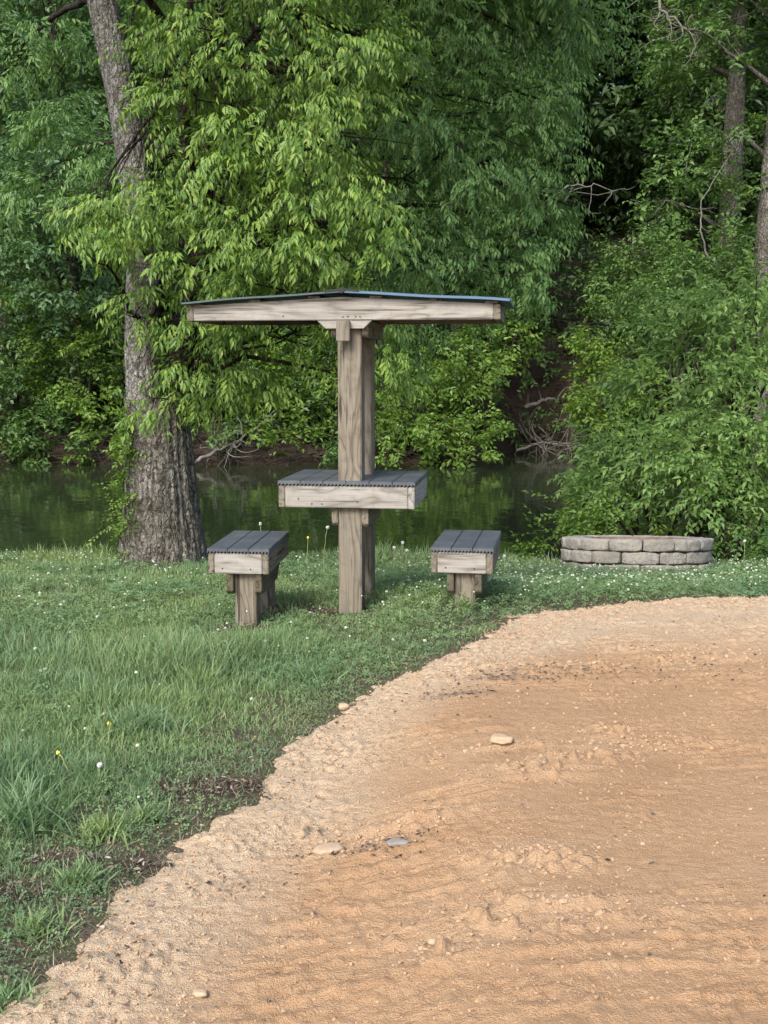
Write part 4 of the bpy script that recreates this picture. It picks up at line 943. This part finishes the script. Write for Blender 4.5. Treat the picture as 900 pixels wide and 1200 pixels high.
    V = np.empty((n, 3, 4, 3))
    for k in range(3):
        for j, (r_, da) in enumerate(((.1, 0), (.8, .48), (1.05, 0), (.8, -.48))):
            ang = a+k*2.094+da; dx, dy = L*r_*np.cos(ang), L*r_*np.sin(ang)
            V[:, k, j, 0] = x+dx; V[:, k, j, 1] = y+dy; V[:, k, j, 2] = z+dx*tl[:, 0]+dy*tl[:, 1]+(.15*L if j in (1, 3) else 0)
    Q = np.arange(n*12).reshape(-1, 4); T = np.concatenate([Q[:, [0, 1, 2]], Q[:, [0, 2, 3]]])
    tint = np.repeat(np.clip(.5+1.5*(vn(x*3, y*3, 0, 98)-.5)+rng.normal(0, .15, n), 0, 1), 12)
    tag(link('clover', raw_mesh('clover', V.reshape(-1, 3), [T], False, {'tint': tint}), M['clover']), kind='stuff')
    # white heads: small rough balls of florets
    N = 13000; y = 3.0+(10.6-3.0)*rng.uniform(0, 1, N)**.75; x = rng.uniform(-1, 1, N)*(.6+y*.40); dist = -pad_s(x, y); sb = shore_near(x)-y
    pr = .04+.30*ss(.5, .66, fbm(x*1.6+1, y*1.6, 0, 99, 3))*ss(5, 6.5, y)+.30*ss(-.4, .6, x)*ss(6, 7, y)+.10*ss(-.9, -.2, x)*ss(5.6, 6.6, y)
    ok = (dist > .08) & (sb > -.05) & (rng.uniform(0, 1, N) < pr*.5) & (np.hypot(x-2.25, y-10.05) > .66) & (bare_mask(x, y) < .3)
    x, y = x[ok], y[ok]; n = len(x); print('heads', n)
    bm = bmesh.new(); bmesh.ops.create_icosphere(bm, subdivisions=1, radius=1); sv = np.array([v.co[:] for v in bm.verts]); sf = np.array([[v.index for v in f.verts] for f in bm.faces]); bm.free()
    zz = gz(x, y)+rng.uniform(.05, .125, n); rr = rng.uniform(.004, .0105, n)
    V = sv[None]*(rr[:, None, None]*rng.uniform(.7, 1.15, (n, len(sv), 1)))*np.array([1, 1, .8])+np.stack([x, y, zz], 1)[:, None]
    tag(link('clover_flowers', raw_mesh('clover_flowers', V.reshape(-1, 3), [(sf[None]+(np.arange(n)*len(sv))[:, None, None]).reshape(-1, 3)], False), M['petal']), kind='stuff')
    # dead leaves, bark chips and straw on the bare patches and along the dirt's edge
    N = 90000; y = 2.0+(7.4-2.0)*rng.uniform(0, 1, N); x = rng.uniform(-2.6, 2.0, N); dist = -pad_s(x, y)
    pr = np.maximum(bare_mask(x, y)*.9, .22*ss(.5, .05, dist)*ss(6.4, 4.5, y)*ss(.35, .6, vn(x*4, y*4, 0, 101))); pr = np.maximum(pr, .02*ss(.2, 0, np.abs(dist)))
    ok = (dist > -.12) & (rng.uniform(0, 1, N) < pr); x, y = x[ok], y[ok]; n = len(x); print('litter', n)
    p = np.stack([x, y, gz(x, y)+rng.uniform(.005, .03, n)], 1); a = rng.uniform(0, 2*np.pi, n); L = rng.uniform(.007, .026, n); W_ = L*rng.uniform(.12, .5, n)
    d = np.stack([np.cos(a), np.sin(a), rng.normal(0, .25, n)], 1); s_ = np.stack([-np.sin(a), np.cos(a), rng.normal(0, .4, n)], 1)
    V = np.stack([p-d*L[:, None]/2, p+s_*W_[:, None]/2+[0, 0, .003], p+d*L[:, None]/2, p-s_*W_[:, None]/2], 1)
    Q = np.arange(n*4).reshape(-1, 4)
    tag(link('leaf_litter', raw_mesh('leaf_litter', V.reshape(-1, 3), [np.concatenate([Q[:, [0, 1, 2]], Q[:, [0, 2, 3]]])], False), M['litter']), kind='stuff')
    # crumbs of dry clay on the dirt, thick along its edge
    N = 380000; y = 2.3+(7.3-2.3)*rng.uniform(0, 1, N)**1.3; x = rng.uniform(-2.2, 3.2, N); s = pad_s(x, y)
    pr = .13*ss(-.02, .06, s)+1.1*np.exp(-((s-.17)/.15)**2)*ss(-.05, .07, s)+.40*ss(-.28, -.02, s)*ss(.10, .0, s)*ss(.35, .6, vn(x*5, y*5, 0, 105))+.8*clod_field(x, y)+.12*ss(.55, .7, fbm(x*2, y*3, 0, 102, 3))
    ok = (s > -.28) & (rng.uniform(0, 1, N) < pr*.30); x, y, s = x[ok], y[ok], s[ok]; n = len(x); print('crumbs', n)
    z = surface_z(x, y, s)
    rr = (.0014+.0058*rng.uniform(0, 1, n)**3.2)*lerp(.85, 1.25, ss(3, 6, y))*(1+.9*clod_field(x, y)*rng.uniform(0, 1, n))
    V = sv[None]*rr[:, None, None]*rng.uniform(.45, 1.35, (n, len(sv), 1))*np.array([1.15, 1, .75])+np.stack([x, y, z+rr*.2], 1)[:, None]
    tag(link('clay_crumbs', raw_mesh('clay_crumbs', V.reshape(-1, 3), [(sf[None]+(np.arange(n)*len(sv))[:, None, None]).reshape(-1, 3)], False), M['crumb']), kind='stuff')
lawn()
def chips():
    rng = np.random.default_rng(17); ps = []
    for c, rx, ry, k in STAINS:
        n = int(620*rx*k+20); e = rng.normal(0, .75, (n, 2))*np.array([1, 1.5]); ps.append(np.stack([c[0]+e[:, 0]*rx, c[1]+e[:, 1]*ry*1.3], 1))
    q_ = np.concatenate(ps+[np.stack([rng.uniform(-1.4, 3, 260), rng.uniform(2.4, 6.8, 260)], 1)]); x, y = q_[:, 0], q_[:, 1]; s_ = pad_s(x, y); ok = s_ > .1; x, y, s_ = x[ok], y[ok], s_[ok]; n = len(x)
    z = surface_z(x, y, s_)+.003
    p = np.stack([x, y, z], 1); a = rng.uniform(0, 2*np.pi, n); L = rng.uniform(.006, .024, n)[:, None]; W_ = L*rng.uniform(.15, .5, (n, 1))
    d = np.stack([np.cos(a), np.sin(a), rng.normal(0, .22, n)], 1); t_ = np.stack([-np.sin(a), np.cos(a), rng.normal(0, .45, n)], 1)
    V = np.stack([p-d*L/2, p+t_*W_/2+[0, 0, .003], p+d*L/2, p-t_*W_/2], 1); Q = np.arange(n*4).reshape(-1, 4)
    tag(link('bark_chips', raw_mesh('bark_chips', V.reshape(-1, 3), [np.concatenate([Q[:, [0, 1, 2]], Q[:, [0, 2, 3]]])], False), M['chips']), kind='stuff')
chips()

# larger stones on the dirt
def stone(px, py, w, h, label, mat, seed):
    c = hit(px, py); rng = np.random.default_rng(seed); bm = bmesh.new(); bmesh.ops.create_icosphere(bm, subdivisions=3, radius=1)
    for v in bm.verts:
        n_ = float(fbm(v.co.x*1.7+seed, v.co.y*1.7, v.co.z*1.7, seed, 3))-.5
        v.co = Vector((v.co.x*w/2, v.co.y*w*.36, v.co.z*h/2))*(1+.75*n_)
        if v.co.z > h*.32: v.co.z = h*.32+(v.co.z-h*.32)*.3
    s = pad_s(np.array([c[0]]), np.array([c[1]])); z = float(near_z(c[0], c[1]))+.012+float(dirt_h(np.array([c[0]]), np.array([c[1]]), s)[0])
    o = bm_obj('stone', bm, M[mat], None, True); o.location = (c[0], c[1], z+h*.12); o.rotation_euler[2] = rng.uniform(-.3, .3); tag(o, label, 'stone', 'stones on the dirt')
stone(588, 868, .092, .035, 'pale flat stone, the largest lying alone on the upper dirt', 'rock', 3)
stone(466, 984, .07, .018, 'grey flat chip lying on the dirt beside a dark smear', 'grey_rock', 4)
stone(385, 992, .10, .022, 'long pale clay slab half sunk in the dirt near the grey chip', 'rock', 5)
stone(403, 825, .05, .035, 'rounded pale clod on the grass edge of the dirt', 'rock', 6)
stone(507, 1096, .025, .018, 'small pale pebble on the lower open dirt', 'rock', 7)
stone(235, 1158, .035, .02, 'tan clod at the bottom corner of the dirt', 'rock', 8)

# dandelion seed heads and tall stalks
def dandelion(px, base_py, top_px, top_py, D, label, head='seed', group='dandelions gone to seed', r=.014):
    a = P(px, base_py, D); a[2] = float(gz(a[0], D)); b = P(top_px, top_py, D+.02); rng = np.random.default_rng(int(px*3+top_py))
    t = empty('dandelion', a); tag(t, label, 'dandelion', group); lm = MB(); cv = curve((0, 0, -.02), b-a, 0, rng, 8, .03); lm.tube(cv, .0022, 5); lm.build('stem', M['stalk'], t)
    bm = bmesh.new(); bmesh.ops.create_icosphere(bm, subdivisions=2, radius=r)
    for v in bm.verts: v.co *= rng.uniform(.72, 1.18)
    bmesh.ops.translate(bm, verts=bm.verts, vec=cv[-1]); bm_obj('seed_head' if head == 'seed' else 'flower_head', bm, M[head], t)
dandelion(378, 652, 384, 618, 8.6, 'dandelion seed head on a tall bent stalk just beside the table posts')
dandelion(302, 640, 305, 614, 8.8, 'dandelion seed head showing above the rear of the bench by the big trunk')
dandelion(461, 662, 462, 642, 8.8, 'dandelion seed head on a low stalk right of the table posts')
dandelion(470, 660, 472, 636, 8.9, 'tallest dandelion of the cluster between table posts and bench')
dandelion(478, 664, 477, 645, 8.6, 'dandelion seed head leaning at the end of the cluster by the posts')
dandelion(872, 660, 873, 634, 10.2, 'tall dandelion seed head right of the fire pit')
dandelion(590, 668, 591, 652, 8.2, 'dandelion seed head just behind the bench by the dirt edge')
dandelion(118, 912, 117, 897, hit(118, 915)[1], 'white seed head low in the near grass beside the curved stalk', r=.011)
dandelion(94, 912, 68, 882, hit(94, 915)[1], 'curved pale stalk bending over the near grass with a yellow tip', 'yellow', 'yellow flower stalks in the near grass', .007)
dandelion(130, 858, 128, 848, hit(130, 862)[1], 'small yellow flower in the middle of the near grass', 'yellow', 'yellow flower stalks in the near grass', .008)
dandelion(360, 650, 361, 630, 9.2, 'small yellow flower stalk beside the bent dandelion', 'yellow', 'yellow flower stalks by the water', .010)

def tuft(px, py, n, h, label, tint, spread=.10, w=(.004, .007)):
    c = hit(px, py); rng = np.random.default_rng(int(px+py)); r_ = np.abs(rng.normal(0, spread, n)); a = rng.uniform(0, 2*np.pi, n)
    x = c[0]+r_*np.cos(a); y = c[1]+r_*np.sin(a)*.7
    o = blades(x, y, h*rng.uniform(.55, 1.1, n), rng.uniform(*w, n), np.clip(rng.normal(.6, .2, n), .1, .95), np.clip(tint+rng.normal(0, .1, n), 0, 1), rng, 'grass_tuft', M['grass'])
    me = o.data; co = np.empty(len(me.vertices)*3, np.float32); me.vertices.foreach_get('co', co); co = co.reshape(-1, 3); org = np.array([c[0], c[1], float(gz(c[0], c[1]))]); co -= org.astype(np.float32)
    me.vertices.foreach_set('co', co.ravel()); me.update(); o.location = org; tag(o, label, 'grass tuft', 'grass tufts near the camera')
tuft(28, 968, 260, .24, 'big dark blue green grass tuft at the picture\'s edge, nearest the camera', .02, .08)
tuft(120, 972, 300, .10, 'bright yellow green low grass tuft beside the dark tuft', 1.0, .055)
tuft(232, 800, 240, .17, 'tall light green grass tuft standing out of the middle lawn', .85, .06)
tuft(355, 792, 180, .16, 'dark spiky grass tuft near the dirt edge below the table', .15, .09)
tuft(165, 850, 260, .18, 'blue green grass clump in the middle of the near lawn', .05, .12)
tuft(468, 726, 80, .11, 'small leafy tuft at the foot of the table posts', .75, .05, (.007, .012))
tuft(548, 712, 70, .16, 'tuft of light blades at the foot of the bench by the dirt edge', .8, .05)
tuft(40, 1082, 160, .09, 'small pale grass tuft low in the bottom corner beside the dirt', .6, .05)
tuft(95, 1028, 200, .11, 'mid green tuft between the dead leaf patches near the camera', .35, .048)
tuft(168, 955, 180, .10, 'low spreading tuft beside the largest dead leaf patch', .5, .042)
tuft(8, 1160, 140, .09, 'dark tuft nearest the bottom corner of the picture', .3, .06)
tuft(110, 668, 160, .2, 'weedy clump at the foot of the big trunk by the water', .4, .14)
tuft(230, 655, 120, .22, 'weedy clump between the big trunk and the bench beside it', .6, .12)

# ------------------------------------------------------------------ light, sky, camera
SUN_EL, SUN_AZ = 42, -28      # azimuth: degrees from straight behind the camera, negative = from the left
sd = bpy.data.lights.new('sun', 'SUN'); sd.energy = 2.1; sd.angle = R(24); sd.color = (1.0, .965, .90)
so = bpy.data.objects.new('sun', sd); C.objects.link(so)
v = Vector((math.sin(R(SUN_AZ))*math.cos(R(SUN_EL)), -math.cos(R(SUN_AZ))*math.cos(R(SUN_EL)), math.sin(R(SUN_EL))))   # towards the sun
so.rotation_euler = v.to_track_quat('Z', 'Y').to_euler(); so.location = v*30
sc = bpy.context.scene
wd = bpy.data.worlds.new('World'); sc.world = wd; wd.use_nodes = True; nt = wd.node_tree; bg = nt.nodes['Background']
sky = nt.nodes.new('ShaderNodeTexSky'); sky.sky_type = 'NISHITA'; sky.sun_disc = False; sky.sun_elevation = R(SUN_EL); sky.sun_rotation = math.atan2(v.x, v.y)
sky.dust_density = 3.0; sky.air_density = 1.0; sky.ozone_density = .6
nt.links.new(sky.outputs[0], bg.inputs[0]); bg.inputs[1].default_value = .15
cd = bpy.data.cameras.new('camera'); cd.sensor_fit = 'VERTICAL'; cd.sensor_height = 24; cd.lens = 24*F/1200; cd.clip_start = .05; cd.clip_end = 1500
co = bpy.data.objects.new('camera', cd); C.objects.link(co); co.location = (0, 0, CAM_Z); co.rotation_euler = (R(90)-PITCH, 0, 0); sc.camera = co
sc.view_settings.view_transform = 'Standard'; sc.view_settings.look = 'None'; sc.view_settings.exposure = 1.15; sc.view_settings.gamma = 1
sc.view_settings.use_curve_mapping = False
sc.cycles.max_bounces = 8; sc.cycles.diffuse_bounces = 3; sc.cycles.glossy_bounces = 3; sc.cycles.transmission_bounces = 4; sc.cycles.use_denoising = True
